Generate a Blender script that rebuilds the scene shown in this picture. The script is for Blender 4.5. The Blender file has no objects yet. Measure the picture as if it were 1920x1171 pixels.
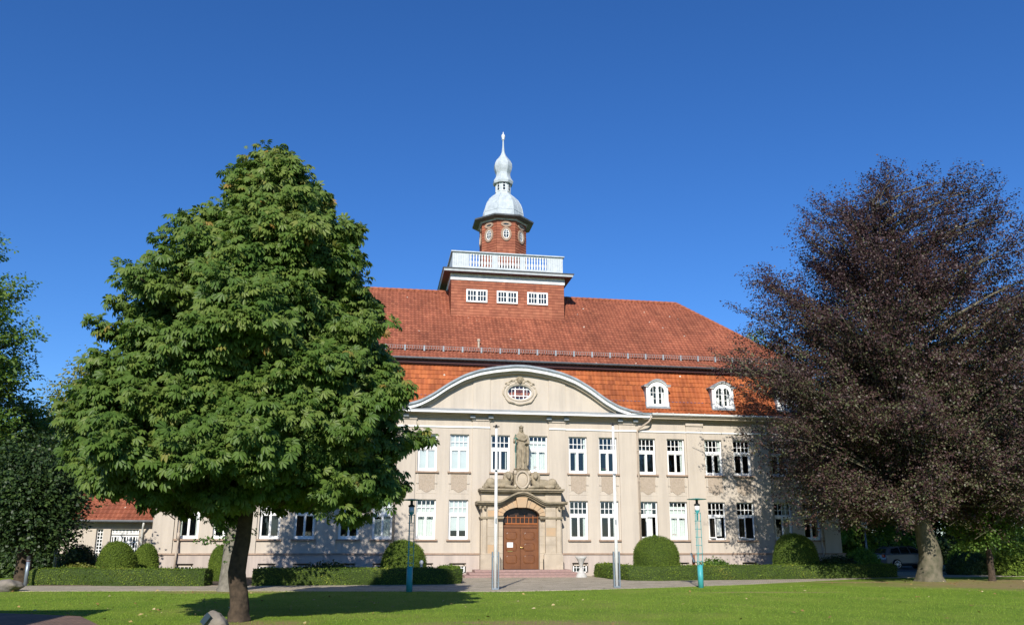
import bpy, bmesh, math, random
import numpy as np
from mathutils import Vector, Matrix
SC=bpy.context.scene; COL=SC.collection
R=math.radians
# ------------------------------------------------------------------ camera
CX,CY,CZ=-7.32764,-42.70402,1.59647
YAW,PIT,ROL,FPX,SX,SY=0.16502,0.23942,0.0013,1545.9812,6.45438,55.73149
W0,H0=1920,1171
fw=Vector((math.sin(YAW)*math.cos(PIT),math.cos(YAW)*math.cos(PIT),math.sin(PIT)))
_r=Vector((math.cos(YAW),-math.sin(YAW),0)); _u=_r.cross(fw)
r2=math.cos(ROL)*_r+math.sin(ROL)*_u; u2=-math.sin(ROL)*_r+math.cos(ROL)*_u
cam=bpy.data.cameras.new('camera'); camo=bpy.data.objects.new('camera',cam); COL.objects.link(camo)
cam.sensor_width=36; cam.lens=36*FPX/W0; cam.clip_start=.3; cam.clip_end=3000
cam.shift_x=-SX/W0; cam.shift_y=SY/W0
m=Matrix((r2,u2,-fw)).transposed().to_4x4(); m.translation=Vector((CX,CY,CZ)); camo.matrix_world=m
SC.camera=camo
def ray(px,py):
    return fw+r2*((px-W0/2-SX)/FPX)-u2*((py-H0/2-SY)/FPX)
def PZ(px,py,Y):
    d=ray(px,py); t=(Y-CY)/d.y; return (CX+d.x*t, CZ+d.z*t)
def GR(px,py,Z=0.0):
    d=ray(px,py); t=(Z-CZ)/d.z; return (CX+d.x*t, CY+d.y*t)
def atD(px,py,D):      # point at horizontal distance D along the pixel's ray
    d=ray(px,py); t=D/math.hypot(d.x,d.y); return Vector((CX,CY,CZ))+d*t
# ------------------------------------------------------------------ world, sun
SUN_AZ,SUN_EL=R(16.5),R(30.5)
w=bpy.data.worlds.new('World'); SC.world=w; w.use_nodes=True
nt=w.node_tree; bg=nt.nodes['Background']
sky=nt.nodes.new('ShaderNodeTexSky'); sky.sky_type='NISHITA'; sky.sun_disc=False
sky.sun_elevation=SUN_EL; sky.sun_rotation=math.pi+SUN_AZ; sky.air_density=1.0; sky.dust_density=0.0; sky.ozone_density=8.0
hs=nt.nodes.new('ShaderNodeHueSaturation'); hs.inputs['Saturation'].default_value=1.13; hs.inputs['Hue'].default_value=.508
nt.links.new(sky.outputs[0],hs.inputs['Color']); nt.links.new(hs.outputs[0],bg.inputs[0]); bg.inputs[1].default_value=0.11
sl=bpy.data.lights.new('sun','SUN'); sl.energy=4.8; sl.angle=R(.5); sl.color=(1,.945,.86)
so=bpy.data.objects.new('sun',sl); COL.objects.link(so)
sd=Vector((math.sin(SUN_AZ)*math.cos(SUN_EL),math.cos(SUN_AZ)*math.cos(SUN_EL),-math.sin(SUN_EL)))
so.rotation_euler=sd.to_track_quat('-Z','Y').to_euler(); so.location=(-30,-60,40)
SC.view_settings.view_transform='Standard'; SC.view_settings.look='None'; SC.view_settings.gamma=1
SC.view_settings.exposure=0.42
SC.cycles.transparent_max_bounces=12
SC.cycles.max_bounces=6
# ------------------------------------------------------------------ materials
def mat(name,col=(.5,.5,.5),rough=.8,var=.0,scale=3.0,col2=None,bump=0.0,bscale=40.0,metal=0.0,spec=.3,detail=4):
    m=bpy.data.materials.new(name); m.use_nodes=True; t=m.node_tree; p=t.nodes['Principled BSDF']
    p.inputs['Base Color'].default_value=(*col,1); p.inputs['Roughness'].default_value=rough
    p.inputs['Metallic'].default_value=metal; p.inputs['Specular IOR Level'].default_value=spec
    tc=t.nodes.new('ShaderNodeTexCoord')
    if var or col2:
        n=t.nodes.new('ShaderNodeTexNoise'); n.inputs['Scale'].default_value=scale; n.inputs['Detail'].default_value=detail
        n.inputs['Roughness'].default_value=.6
        t.links.new(tc.outputs['Object'],n.inputs['Vector'])
        cr=t.nodes.new('ShaderNodeValToRGB'); cr.color_ramp.elements[0].position=.32; cr.color_ramp.elements[1].position=.68
        c2=col2 or tuple(c*(1-var) for c in col)
        cr.color_ramp.elements[0].color=(*c2,1); cr.color_ramp.elements[1].color=(*col,1)
        t.links.new(n.outputs[0],cr.inputs[0]); t.links.new(cr.outputs[0],p.inputs['Base Color'])
    if bump:
        n2=t.nodes.new('ShaderNodeTexNoise'); n2.inputs['Scale'].default_value=bscale; n2.inputs['Detail'].default_value=5
        t.links.new(tc.outputs['Object'],n2.inputs['Vector'])
        b=t.nodes.new('ShaderNodeBump'); b.inputs['Strength'].default_value=bump; b.inputs['Distance'].default_value=.02
        t.links.new(n2.outputs[0],b.inputs['Height']); t.links.new(b.outputs[0],p.inputs['Normal'])
    return m
def N(t,k): return t.nodes.new('ShaderNode'+k)
def tilemat(name,c1,c2,c3,stain=.5,lichen=True):
    # c1..c3: individual tile colours; UV = (tile column,row)
    m=bpy.data.materials.new(name); m.use_nodes=True; t=m.node_tree; p=t.nodes['Principled BSDF']
    p.inputs['Roughness'].default_value=.75; p.inputs['Specular IOR Level'].default_value=.25
    uv=N(t,'UVMap'); fl=N(t,'VectorMath'); fl.operation='FLOOR'; t.links.new(uv.outputs[0],fl.inputs[0])
    wn=N(t,'TexWhiteNoise'); wn.noise_dimensions='2D'; t.links.new(fl.outputs[0],wn.inputs['Vector'])
    cr=N(t,'ValToRGB'); e=cr.color_ramp.elements; e[0].color=(*c2,1); e[1].color=(*c3,1)
    x=cr.color_ramp.elements.new(.45); x.color=(*c1,1); x=cr.color_ramp.elements.new(.9); x.color=tuple(a*.5+b*.5 for a,b in zip(c1,c3))+(1,)
    t.links.new(wn.outputs['Value'],cr.inputs[0])
    tc=N(t,'TexCoord'); n=N(t,'TexNoise'); n.inputs['Scale'].default_value=.35; n.inputs['Detail'].default_value=6; n.inputs['Roughness'].default_value=.65
    t.links.new(tc.outputs['Object'],n.inputs['Vector'])
    cr2=N(t,'ValToRGB'); cr2.color_ramp.elements[0].position=.36; cr2.color_ramp.elements[1].position=.62
    cr2.color_ramp.elements[0].color=(1-stain,)*3+(1,); cr2.color_ramp.elements[1].color=(1,1,1,1)
    t.links.new(n.outputs[0],cr2.inputs[0])
    mx=N(t,'MixRGB'); mx.blend_type='MULTIPLY'; mx.inputs[0].default_value=1
    t.links.new(cr.outputs[0],mx.inputs[1]); t.links.new(cr2.outputs[0],mx.inputs[2]); out=mx.outputs[0]
    # vertical streaks of weathering down the slope
    sp=N(t,'Mapping'); sp.inputs['Scale'].default_value=(2.2,.12,.12); t.links.new(tc.outputs['Object'],sp.inputs[0])
    n4=N(t,'TexNoise'); n4.inputs['Scale'].default_value=1.5; n4.inputs['Detail'].default_value=4; t.links.new(sp.outputs[0],n4.inputs['Vector'])
    cr4=N(t,'ValToRGB'); cr4.color_ramp.elements[0].position=.3; cr4.color_ramp.elements[1].position=.6
    cr4.color_ramp.elements[0].color=(1-stain*.6,)*3+(1,); cr4.color_ramp.elements[1].color=(1,1,1,1); t.links.new(n4.outputs[0],cr4.inputs[0])
    m4=N(t,'MixRGB'); m4.blend_type='MULTIPLY'; m4.inputs[0].default_value=1; t.links.new(out,m4.inputs[1]); t.links.new(cr4.outputs[0],m4.inputs[2]); out=m4.outputs[0]
    if lichen:
        n3=N(t,'TexVoronoi'); n3.inputs['Scale'].default_value=1.1; t.links.new(tc.outputs['Object'],n3.inputs['Vector'])
        lt=N(t,'Math'); lt.operation='LESS_THAN'; lt.inputs[1].default_value=.055; t.links.new(n3.outputs['Distance'],lt.inputs[0])
        m3=N(t,'MixRGB'); m3.inputs[2].default_value=(.55,.5,.42,1); t.links.new(lt.outputs[0],m3.inputs[0]); t.links.new(out,m3.inputs[1]); out=m3.outputs[0]
    t.links.new(out,p.inputs['Base Color'])
    return m
def leafmat(name,ramp,trans=.3,rough=.5,spec=.35):
    m=bpy.data.materials.new(name); m.use_nodes=True; t=m.node_tree; p=t.nodes['Principled BSDF']
    at=N(t,'Attribute'); at.attribute_name='tint'
    cr=N(t,'ValToRGB'); els=cr.color_ramp.elements
    for i,(pos,c) in enumerate(ramp):
        e=els[i] if i<2 else els.new(pos)
        e.position=pos; e.color=(*c,1)
    t.links.new(at.outputs['Fac'],cr.inputs[0]); t.links.new(cr.outputs[0],p.inputs['Base Color'])
    p.inputs['Roughness'].default_value=rough; p.inputs['Specular IOR Level'].default_value=spec
    tr=N(t,'BsdfTranslucent'); br=N(t,'MixRGB'); br.blend_type='MULTIPLY'; br.inputs[0].default_value=1; br.inputs[2].default_value=(1.1,1.25,.6,1)
    t.links.new(cr.outputs[0],br.inputs[1]); t.links.new(br.outputs[0],tr.inputs[0])
    mx=N(t,'MixShader'); mx.inputs[0].default_value=trans
    t.links.new(p.outputs[0],mx.inputs[1]); t.links.new(tr.outputs[0],mx.inputs[2]); t.links.new(mx.outputs[0],t.nodes['Material Output'].inputs[0])
    return m
def glassmat(name,refl=.10,tint=(.85,.9,.9)):
    m=bpy.data.materials.new(name); m.use_nodes=True; t=m.node_tree; t.nodes.remove(t.nodes['Principled BSDF'])
    tr=N(t,'BsdfTransparent'); tr.inputs[0].default_value=(*tint,1); gl=N(t,'BsdfGlossy'); gl.inputs['Roughness'].default_value=.03
    lw=N(t,'Fresnel'); lw.inputs[0].default_value=1.5; ad=N(t,'Math'); ad.operation='ADD'; ad.inputs[1].default_value=refl-.04
    t.links.new(lw.outputs[0],ad.inputs[0])
    tc=N(t,'TexCoord'); n=N(t,'TexNoise'); n.inputs['Scale'].default_value=1.3; t.links.new(tc.outputs['Object'],n.inputs[0]); b=N(t,'Bump'); b.inputs['Strength'].default_value=.25; b.inputs['Distance'].default_value=.02
    t.links.new(n.outputs[0],b.inputs['Height']); t.links.new(b.outputs[0],gl.inputs['Normal'])
    mx=N(t,'MixShader'); t.links.new(ad.outputs[0],mx.inputs[0]); t.links.new(tr.outputs[0],mx.inputs[1]); t.links.new(gl.outputs[0],mx.inputs[2])
    t.links.new(mx.outputs[0],t.nodes['Material Output'].inputs[0]); return m
M={}
def stuccomat(name,c,dirt):
    m=mat(name,c,.92,var=.06,scale=.8,bump=.35,bscale=60); t=m.node_tree; p=t.nodes['Principled BSDF']
    src=p.inputs['Base Color'].links[0].from_socket
    tc=N(t,'TexCoord'); mp=N(t,'Mapping'); mp.inputs['Scale'].default_value=(1.6,1.6,.14); t.links.new(tc.outputs['Object'],mp.inputs[0])
    n=N(t,'TexNoise'); n.inputs['Scale'].default_value=1.4; n.inputs['Detail'].default_value=6; n.inputs['Roughness'].default_value=.7; t.links.new(mp.outputs[0],n.inputs['Vector'])
    cr=N(t,'ValToRGB'); cr.color_ramp.elements[0].position=.3; cr.color_ramp.elements[1].position=.58
    cr.color_ramp.elements[0].color=(1-dirt,1-dirt,1-dirt*.95,1); cr.color_ramp.elements[1].color=(1,1,1,1); t.links.new(n.outputs[0],cr.inputs[0])
    mx=N(t,'MixRGB'); mx.blend_type='MULTIPLY'; mx.inputs[0].default_value=1; t.links.new(src,mx.inputs[1]); t.links.new(cr.outputs[0],mx.inputs[2])
    t.links.new(mx.outputs[0],p.inputs['Base Color']); return m
M['stucco']=stuccomat('stucco_beige',(.51,.448,.37),.17)
M['stucco_low']=stuccomat('stucco_plinth',(.48,.41,.355),.24)
M['cornice']=mat('cornice_plaster',(.47,.40,.30),.9,var=.12,scale=2,bump=.2)
M['rough']=mat('rough_cast',(.42,.345,.27),.95,col2=(.33,.27,.205),scale=14,bump=1.0,bscale=30)
M['white']=mat('white_paint',(.80,.80,.78),.45,var=.05,scale=3,bump=.05)
M['whiteold']=mat('weathered_white_paint',(.74,.75,.74),.6,col2=(.5,.53,.54),scale=5,bump=.2)
M['lead']=mat('lead_grey',(.30,.34,.37),.55,col2=(.20,.23,.25),scale=4,bump=.3,bscale=12)
M['zinc']=mat('zinc_roof',(.47,.52,.55),.6,col2=(.34,.385,.41),scale=4.0,bump=.25,bscale=10,metal=.0)
M['zincd']=mat('zinc_dark',(.11,.12,.13),.5,col2=(.07,.075,.08),scale=4)
M['palegrey']=mat('pale_grey_boards',(.52,.56,.58),.6,col2=(.40,.44,.46),scale=4,bump=.2)
M['fascia']=mat('dark_fascia',(.10,.04,.04),.6,var=.3,scale=4)
M['gutter']=mat('pale_gutter',(.62,.62,.58),.45,var=.2,scale=3)
M['sill']=mat('sandstone_sill',(.36,.26,.19),.85,col2=(.27,.19,.14),scale=5,bump=.4)
M['pipe']=mat('drain_pipe',(.45,.37,.29),.5,var=.15)
M['glass']=glassmat('window_glass',.09)
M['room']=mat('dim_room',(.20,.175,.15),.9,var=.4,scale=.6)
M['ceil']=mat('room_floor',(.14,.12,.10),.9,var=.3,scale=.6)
M['curtain']=mat('white_curtain',(.72,.74,.70),.9,var=.1,scale=6)
M['blind']=mat('white_blind',(.62,.64,.64),.8,var=.06)
M['plantg']=mat('house_plant',(.05,.13,.03),.6,var=.5,scale=30)
M['flower']=mat('red_flower',(.45,.03,.04),.6,var=.3)
M['roof']=tilemat('clay_tiles_old',(.31,.100,.056),(.25,.082,.047),(.385,.135,.074),.26)
M['mansard']=tilemat('clay_tiles_orange',(.42,.115,.038),(.33,.09,.032),(.50,.155,.05),.38)
M['shingle']=tilemat('hung_clay_tiles',(.33,.11,.060),(.27,.085,.048),(.40,.145,.08),.25,False)
M['stone']=mat('portal_sandstone',(.49,.415,.315),.88,col2=(.35,.295,.225),scale=1.6,bump=.5,bscale=18,detail=7)
M['stoned']=mat('weathered_sandstone',(.35,.29,.20),.92,col2=(.19,.16,.11),scale=4.0,bump=.8,bscale=22,detail=7)
M['door']=mat('oak_door',(.18,.068,.022),.35,col2=(.13,.047,.016),scale=3,spec=.5)
M['doorf']=mat('orange_door_frame',(.36,.12,.035),.5,var=.2)
M['steps']=mat('red_granite_steps',(.33,.215,.19),.8,col2=(.25,.17,.15),scale=9,bump=.3)
M['brass']=mat('brass',(.6,.42,.15),.3,metal=1.0)
M['dark']=mat('dark_metal',(.03,.03,.03),.5,var=.2)
M['teal']=mat('teal_paint',(.06,.36,.37),.45,col2=(.05,.29,.30),scale=8)
M['polewhite']=mat('pole_white',(.74,.74,.72),.35,var=.12,scale=4)
M['steelgrey']=mat('pole_steel',(.25,.30,.34),.4,var=.2,metal=.5)
M['concrete']=mat('concrete_planter',(.50,.49,.46),.85,col2=(.38,.37,.34),scale=8,bump=.4)
M['corten']=mat('rust_steel',(.30,.10,.045),.8,col2=(.2,.07,.03),scale=8)
M['paper']=mat('paper',(.85,.85,.85),.8)
M['verd']=mat('verdigris',(.05,.18,.14),.7,var=.3,scale=9)
M['boulder']=mat('boulder_rock',(.25,.215,.175),.9,col2=(.12,.11,.095),scale=2.5,bump=1.0,bscale=8,detail=8)
M['plaque']=mat('bronze_plaque',(.06,.09,.10),.4,metal=.6)
M['bark']=mat('brown_bark',(.085,.06,.04),.95,col2=(.035,.026,.018),scale=9,bump=1.0,bscale=14,detail=8)
M['barkgrey']=mat('grey_bark',(.22,.20,.165),.95,col2=(.12,.11,.085),scale=7,bump=.8,bscale=12,detail=8)
M['barkbeech']=mat('beech_bark',(.17,.145,.10),.9,col2=(.07,.07,.04),scale=3.5,bump=.9,bscale=10,detail=8)
M['soil']=mat('soil_mulch',(.07,.05,.035),.95,col2=(.12,.09,.06),scale=9,bump=1)
M['carpaint']=mat('dark_grey_car_paint',(.15,.155,.17),.25,spec=.6)
M['tyre']=mat('tyre_rubber',(.02,.02,.02),.8); M['rim']=mat('alloy_rim',(.6,.6,.62),.3,metal=.8)
M['carglass']=mat('car_glass',(.02,.03,.03),.06,spec=.8)
M['redlight']=mat('red_lens',(.4,.01,.01),.2); M['whitelight']=mat('clear_lens',(.7,.7,.7),.1)
M['lampglass']=mat('frosted_lamp_glass',(.75,.74,.70),.3)
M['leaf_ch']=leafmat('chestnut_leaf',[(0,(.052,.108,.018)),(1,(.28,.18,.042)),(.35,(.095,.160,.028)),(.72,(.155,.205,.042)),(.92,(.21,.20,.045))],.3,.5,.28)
M['leaf_be']=leafmat('copper_beech_leaf',[(0,(.030,.015,.016)),(1,(.13,.12,.06)),(.4,(.052,.026,.026)),(.66,(.080,.043,.036)),(.82,(.068,.090,.030))],.18,.5,.4)
M['leaf_g']=leafmat('green_leaf',[(0,(.045,.10,.018)),(1,(.30,.34,.05)),(.4,(.09,.17,.028)),(.8,(.17,.25,.038))],.35)
M['leaf_g_lit']=leafmat('green_leaf_lit',[(0,(.07,.15,.025)),(1,(.45,.50,.08)),(.4,(.16,.29,.045)),(.8,(.28,.40,.06))],.4)  # brighter copy of green leaf: sunlight put into colour for the shaded right background
M['leaf_d']=leafmat('dark_leaf',[(0,(.014,.03,.010)),(1,(.09,.14,.03)),(.5,(.03,.06,.014))],.2)
M['leaf_y']=leafmat('yellow_green_leaf',[(0,(.09,.12,.02)),(1,(.34,.30,.06)),(.5,(.18,.20,.036))],.35)
M['leaf_h']=leafmat('hedge_leaf',[(0,(.06,.11,.014)),(1,(.30,.27,.06)),(.5,(.115,.17,.024)),(.85,(.17,.235,.03))],.2,.7,.15)
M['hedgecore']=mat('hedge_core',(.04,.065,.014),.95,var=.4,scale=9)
M['leaf_fall']=leafmat('fallen_leaf',[(0,(.16,.09,.03)),(1,(.55,.45,.25)),(.5,(.30,.20,.06))],.0)
# ------------------------------------------------------------------ mesh helpers
class MB:
    def __init__(s): s.v=[]; s.f=[]; s.uv=None
    def face(s,pts):
        i=len(s.v); s.v+=[tuple(p) for p in pts]; s.f.append(tuple(range(i,i+len(pts))))
    def box(s,x0,x1,y0,y1,z0,z1):
        i=len(s.v); s.v+=[(x0,y0,z0),(x1,y0,z0),(x1,y1,z0),(x0,y1,z0),(x0,y0,z1),(x1,y0,z1),(x1,y1,z1),(x0,y1,z1)]
        s.f+=[(i,i+3,i+2,i+1),(i+4,i+5,i+6,i+7),(i,i+1,i+5,i+4),(i+1,i+2,i+6,i+5),(i+2,i+3,i+7,i+6),(i+3,i,i+4,i+7)]; return s
    def strips(s,xs,lo,hi,y0,y1):
        n=len(xs); i=len(s.v)
        for x in xs:
            a=lo(x); b=max(hi(x),a+1e-4); s.v+=[(x,y0,a),(x,y0,b),(x,y1,b),(x,y1,a)]
        for k in range(n-1):
            a=i+4*k; b=a+4
            for q in range(4): 
                r=(q+1)%4; s.f.append((a+q,a+r,b+r,b+q) if True else 0)
        s.f+=[(i,i+3,i+2,i+1),(i+4*n-4,i+4*n-3,i+4*n-2,i+4*n-1)]; return s
    def tube(s,pts,rad,n=8,cap=True):
        pts=[Vector(p) for p in pts]; rad=rad if hasattr(rad,'__len__') else [rad]*len(pts)
        i=len(s.v); prev=None
        for k,p in enumerate(pts):
            d=(pts[min(k+1,len(pts)-1)]-pts[max(k-1,0)])
            if d.length<1e-9: d=Vector((0,0,1))
            d.normalize()
            a=Vector((1,0,0)) if abs(d.x)<.8 else Vector((0,1,0))
            if prev is not None: a=prev
            u=(a-d*a.dot(d)).normalized(); v=d.cross(u); prev=u
            for q in range(n):
                t=2*math.pi*q/n; s.v.append(tuple(p+u*(math.cos(t)*rad[k])+v*(math.sin(t)*rad[k])))
        for k in range(len(pts)-1):
            for q in range(n):
                a=i+k*n+q; b=i+k*n+(q+1)%n; s.f.append((a,b,b+n,a+n))
        if cap:
            s.f.append(tuple(i+q for q in range(n))[::-1]); s.f.append(tuple(i+(len(pts)-1)*n+q for q in range(n)))
        return s
    def lathe(s,prof,cx,cy,n=16,rot=0,sx=1,sy=1):   # prof: (r,z)
        i=len(s.v)
        for r,z in prof:
            for q in range(n):
                t=2*math.pi*(q+rot)/n; s.v.append((cx+r*sx*math.cos(t),cy+r*sy*math.sin(t),z))
        for k in range(len(prof)-1):
            for q in range(n):
                a=i+k*n+q; b=i+k*n+(q+1)%n; s.f.append((a,b,b+n,a+n))
        s.f.append(tuple(i+q for q in range(n))[::-1]); s.f.append(tuple(i+(len(prof)-1)*n+q for q in range(n))); return s
    def ell(s,c,r,n=14,rotz=0,tilt=0):
        i=len(s.v); rows=n//2+1
        Rm=Matrix.Rotation(rotz,3,'Z')@Matrix.Rotation(tilt,3,'Y')
        for a in range(1,rows):
            ph=math.pi*a/rows
            for q in range(n):
                t=2*math.pi*q/n; s.v.append(tuple(Vector(c)+Rm@Vector((r[0]*math.sin(ph)*math.cos(t),r[1]*math.sin(ph)*math.sin(t),r[2]*math.cos(ph)))))
        top=len(s.v); s.v.append(tuple(Vector(c)+Rm@Vector((0,0,r[2])))); s.v.append(tuple(Vector(c)-Rm@Vector((0,0,r[2]))))
        for a in range(rows-2):
            for q in range(n):
                x=i+a*n+q; y=i+a*n+(q+1)%n; s.f.append((x,x+n,y+n,y))
        for q in range(n):
            s.f.append((top,i+q,i+(q+1)%n)); s.f.append((top+1,i+(rows-2)*n+(q+1)%n,i+(rows-2)*n+q))
        return s
    def xform(s,mt,start=0):
        s.v[start:]=[tuple(mt@Vector(p)) for p in s.v[start:]]; return s
    def build(s,name,m,parent=None,smooth=False,bevel=0,auto=False):
        me=bpy.data.meshes.new(name); me.from_pydata(s.v,[],s.f); me.materials.append(m)
        if s.uv: 
            ul=me.uv_layers.new(name='UVMap'); ul.data.foreach_set('uv',np.array(s.uv,dtype=np.float32).ravel())
        if smooth: me.polygons.foreach_set('use_smooth',[True]*len(me.polygons))
        me.update(); o=bpy.data.objects.new(name,me); COL.objects.link(o)
        if parent: 
            o.parent=parent
            if parent.type=='EMPTY' or True: o.matrix_parent_inverse=PW(parent).inverted()
        if bevel:
            b=o.modifiers.new('bevel','BEVEL'); b.width=bevel; b.segments=2; b.limit_method='ANGLE'
        return o
def PW(o):
    mm=o.matrix_basis.copy() if not o.parent else PW(o.parent)@o.matrix_parent_inverse@o.matrix_basis
    return mm
def tag(o,label,cat,group=None,kind=None):
    if label: o['label']=label
    if cat: o['category']=cat
    if group: o['group']=group
    if kind: o['kind']=kind
    return o
def empty(name,loc,label,cat,group=None):
    o=bpy.data.objects.new(name,None); COL.objects.link(o); o.location=loc; o.empty_display_size=.3
    return tag(o,label,cat,group)
def copy_tree(o,parent=None):
    c=o.copy(); COL.objects.link(c)
    if parent: c.parent=parent
    for ch in [x for x in list(bpy.data.objects) if x.parent==o]: copy_tree(ch,c)
    return c
rng=np.random.default_rng(7); random.seed(7)
# ================================================================== GROUND
def groundmat():
    m=bpy.data.materials.new('lawn_grass'); m.use_nodes=True; t=m.node_tree; p=t.nodes['Principled BSDF']
    p.inputs['Roughness'].default_value=.9; p.inputs['Specular IOR Level'].default_value=.15
    tc=N(t,'TexCoord')
    def noise(sc,det=5,rough=.6):
        n=N(t,'TexNoise'); n.inputs['Scale'].default_value=sc; n.inputs['Detail'].default_value=det; n.inputs['Roughness'].default_value=rough
        t.links.new(tc.outputs['Object'],n.inputs['Vector']); return n.outputs[0]
    def ramp(s,a,ca,b,cb):
        c=N(t,'ValToRGB'); c.color_ramp.elements[0].position=a; c.color_ramp.elements[1].position=b
        c.color_ramp.elements[0].color=(*ca,1); c.color_ramp.elements[1].color=(*cb,1); t.links.new(s,c.inputs[0]); return c.outputs[0]
    base=ramp(noise(.55,7,.68),.3,(.115,.205,.018),.7,(.23,.32,.036))
    fine=ramp(noise(22,6,.75),.32,(.55,.6,.5),.68,(1.25,1.2,1.2))
    mx=N(t,'MixRGB'); mx.blend_type='MULTIPLY'; mx.inputs[0].default_value=1; t.links.new(base,mx.inputs[1]); t.links.new(fine,mx.inputs[2])
    # dry worn patches: near the beech and the pale trunk
    def spot(x,y,r,sy=1.0):
        mp=N(t,'Mapping'); mp.inputs['Location'].default_value=(-x/r,-y/(r*sy),0); mp.inputs['Scale'].default_value=(1/r,1/(r*sy),1)
        t.links.new(tc.outputs['Object'],mp.inputs[0]); g=N(t,'TexGradient'); g.gradient_type='SPHERICAL'; t.links.new(mp.outputs[0],g.inputs[0]); return g.outputs[0]
    acc=None
    for a in ((18.5,-11.5,7.5,.75),(25,-12,7,.6),(13.5,-8.5,3,.3),(-12,-12.2,3.5,.4),(-9.8,-24.3,1.6,.7),(21,-9,6,.5),(6,-15.2,3,.2),(-4,-25,3,.3)):
        s=spot(*a)
        if acc is None: acc=s
        else:
            ad=N(t,'Math'); ad.operation='MAXIMUM'; t.links.new(acc,ad.inputs[0]); t.links.new(s,ad.inputs[1]); acc=ad.outputs[0]
    nm=N(t,'Math'); nm.operation='MULTIPLY'; t.links.new(acc,nm.inputs[0]); t.links.new(ramp(noise(1.2,7,.7),.35,(.4,.4,.4),.7,(3.2,3.2,3.2)),nm.inputs[1]); nm.use_clamp=True
    m2=N(t,'MixRGB'); m2.inputs[2].default_value=(.27,.21,.09,1); t.links.new(nm.outputs[0],m2.inputs[0]); t.links.new(mx.outputs[0],m2.inputs[1])
    # scattered yellowish areas
    m3=N(t,'MixRGB'); m3.inputs[2].default_value=(.23,.23,.06,1); t.links.new(ramp(noise(.28,6,.65),.52,(0,0,0),.72,(.65,.65,.65)),m3.inputs[0]); t.links.new(m2.outputs[0],m3.inputs[1])
    t.links.new(m3.outputs[0],p.inputs['Base Color'])
    b=N(t,'Bump'); b.inputs['Strength'].default_value=.9; b.inputs['Distance'].default_value=.04; t.links.new(noise(30,6,.7),b.inputs['Height']); t.links.new(b.outputs[0],p.inputs['Normal'])
    return m
M['lawn']=groundmat()
def lawnz(x,y):
    return (0.03*np.sin(x*.23+1.3)*np.cos(y*.31)+.018*np.sin(x*.7+y*.5))*np.clip((-12.3-y)/4,0,1)
ly=np.concatenate([[-400,-120,-60],np.arange(-44,-11,.6),[-11,0,30,100,700]])
lx=np.concatenate([[-700,-120,-50],np.arange(-40,41,.8),[50,120,700]])
g=MB(); g.v=[(x,y,float(lawnz(x,y)) if abs(x)<45 and y>-45 else 0.0) for y in ly for x in lx]; nx=len(lx)
g.f=[(j*nx+i,j*nx+i+1,(j+1)*nx+i+1,(j+1)*nx+i) for j in range(len(ly)-1) for i in range(nx-1)]
tag(g.build('lawn',M['lawn'],smooth=True),None,None,kind='structure')
def pavemat(name,c1,c2,mort,sc,off=.5,rowh=.5,bw=.5):
    m=bpy.data.materials.new(name); m.use_nodes=True; t=m.node_tree; p=t.nodes['Principled BSDF']; p.inputs['Roughness'].default_value=.9
    tc=N(t,'TexCoord'); b=N(t,'TexBrick'); b.inputs['Scale'].default_value=sc; b.inputs['Color1'].default_value=(*c1,1); b.inputs['Color2'].default_value=(*c2,1); b.inputs['Mortar'].default_value=(*mort,1)
    b.inputs['Mortar Size'].default_value=.03; b.inputs['Brick Width'].default_value=bw; b.inputs['Row Height'].default_value=rowh; b.offset=off; b.inputs['Bias'].default_value=0
    t.links.new(tc.outputs['Object'],b.inputs['Vector'])
    n=N(t,'TexNoise'); n.inputs['Scale'].default_value=1.1; n.inputs['Detail'].default_value=7; n.inputs['Roughness'].default_value=.7; t.links.new(tc.outputs['Object'],n.inputs[0])
    cr=N(t,'ValToRGB'); cr.color_ramp.elements[0].position=.3; cr.color_ramp.elements[1].position=.7; cr.color_ramp.elements[0].color=(.62,.64,.55,1); cr.color_ramp.elements[1].color=(1.15,1.12,1.08,1)
    t.links.new(n.outputs[0],cr.inputs[0]); mx=N(t,'MixRGB'); mx.blend_type='MULTIPLY'; mx.inputs[0].default_value=1
    t.links.new(b.outputs[0],mx.inputs[1]); t.links.new(cr.outputs[0],mx.inputs[2]); t.links.new(mx.outputs[0],p.inputs['Base Color'])
    bp=N(t,'Bump'); bp.invert=True; bp.inputs['Strength'].default_value=.8; bp.inputs['Distance'].default_value=.015; t.links.new(b.outputs['Fac'],bp.inputs['Height']); t.links.new(bp.outputs[0],p.inputs['Normal'])
    return m
M['cobble']=pavemat('cobble_paving',(.48,.41,.33),(.38,.325,.26),(.22,.20,.14),5)
M['asphalt']=mat('road_asphalt',(.13,.13,.125),.9,col2=(.09,.09,.088),scale=6,bump=.5,bscale=60)
M['brickpave']=pavemat('brick_paving',(.22,.13,.10),(.17,.10,.08),(.10,.08,.06),5)
def poly(name,pts,z,m,thick=.06,kind='structure'):
    b=MB(); n=len(pts); b.v=[(x,y,z) for x,y in pts]+[(x,y,z-thick) for x,y in pts]
    b.f=[tuple(range(n))]+[(i,i+n,(i+1)%n+n,(i+1)%n) for i in range(n)]
    return tag(b.build(name,m),None,None,kind=kind)
# path along the front, its plaza to the steps
G=lambda px,py:GR(px,py)
path=[G(-400,1109),G(0,1108),G(200,1107.5),G(400,1107),G(650,1108),G(925,1108.5),G(1100,1105),G(1240,1101),G(1400,1095),G(1640,1083),G(1900,1080),(60,0),(60,3),(26,4),(19.5,4),(19.5,-3.0),
      (4.2,-5.6),(3.7,-.3),(-3.7,-.3),(-4.0,-7.1),(-12,-7.8),(-20.6,-7),(-32,-6),(-60,-4)]
poly('path',path,.012,M['cobble'])
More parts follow.
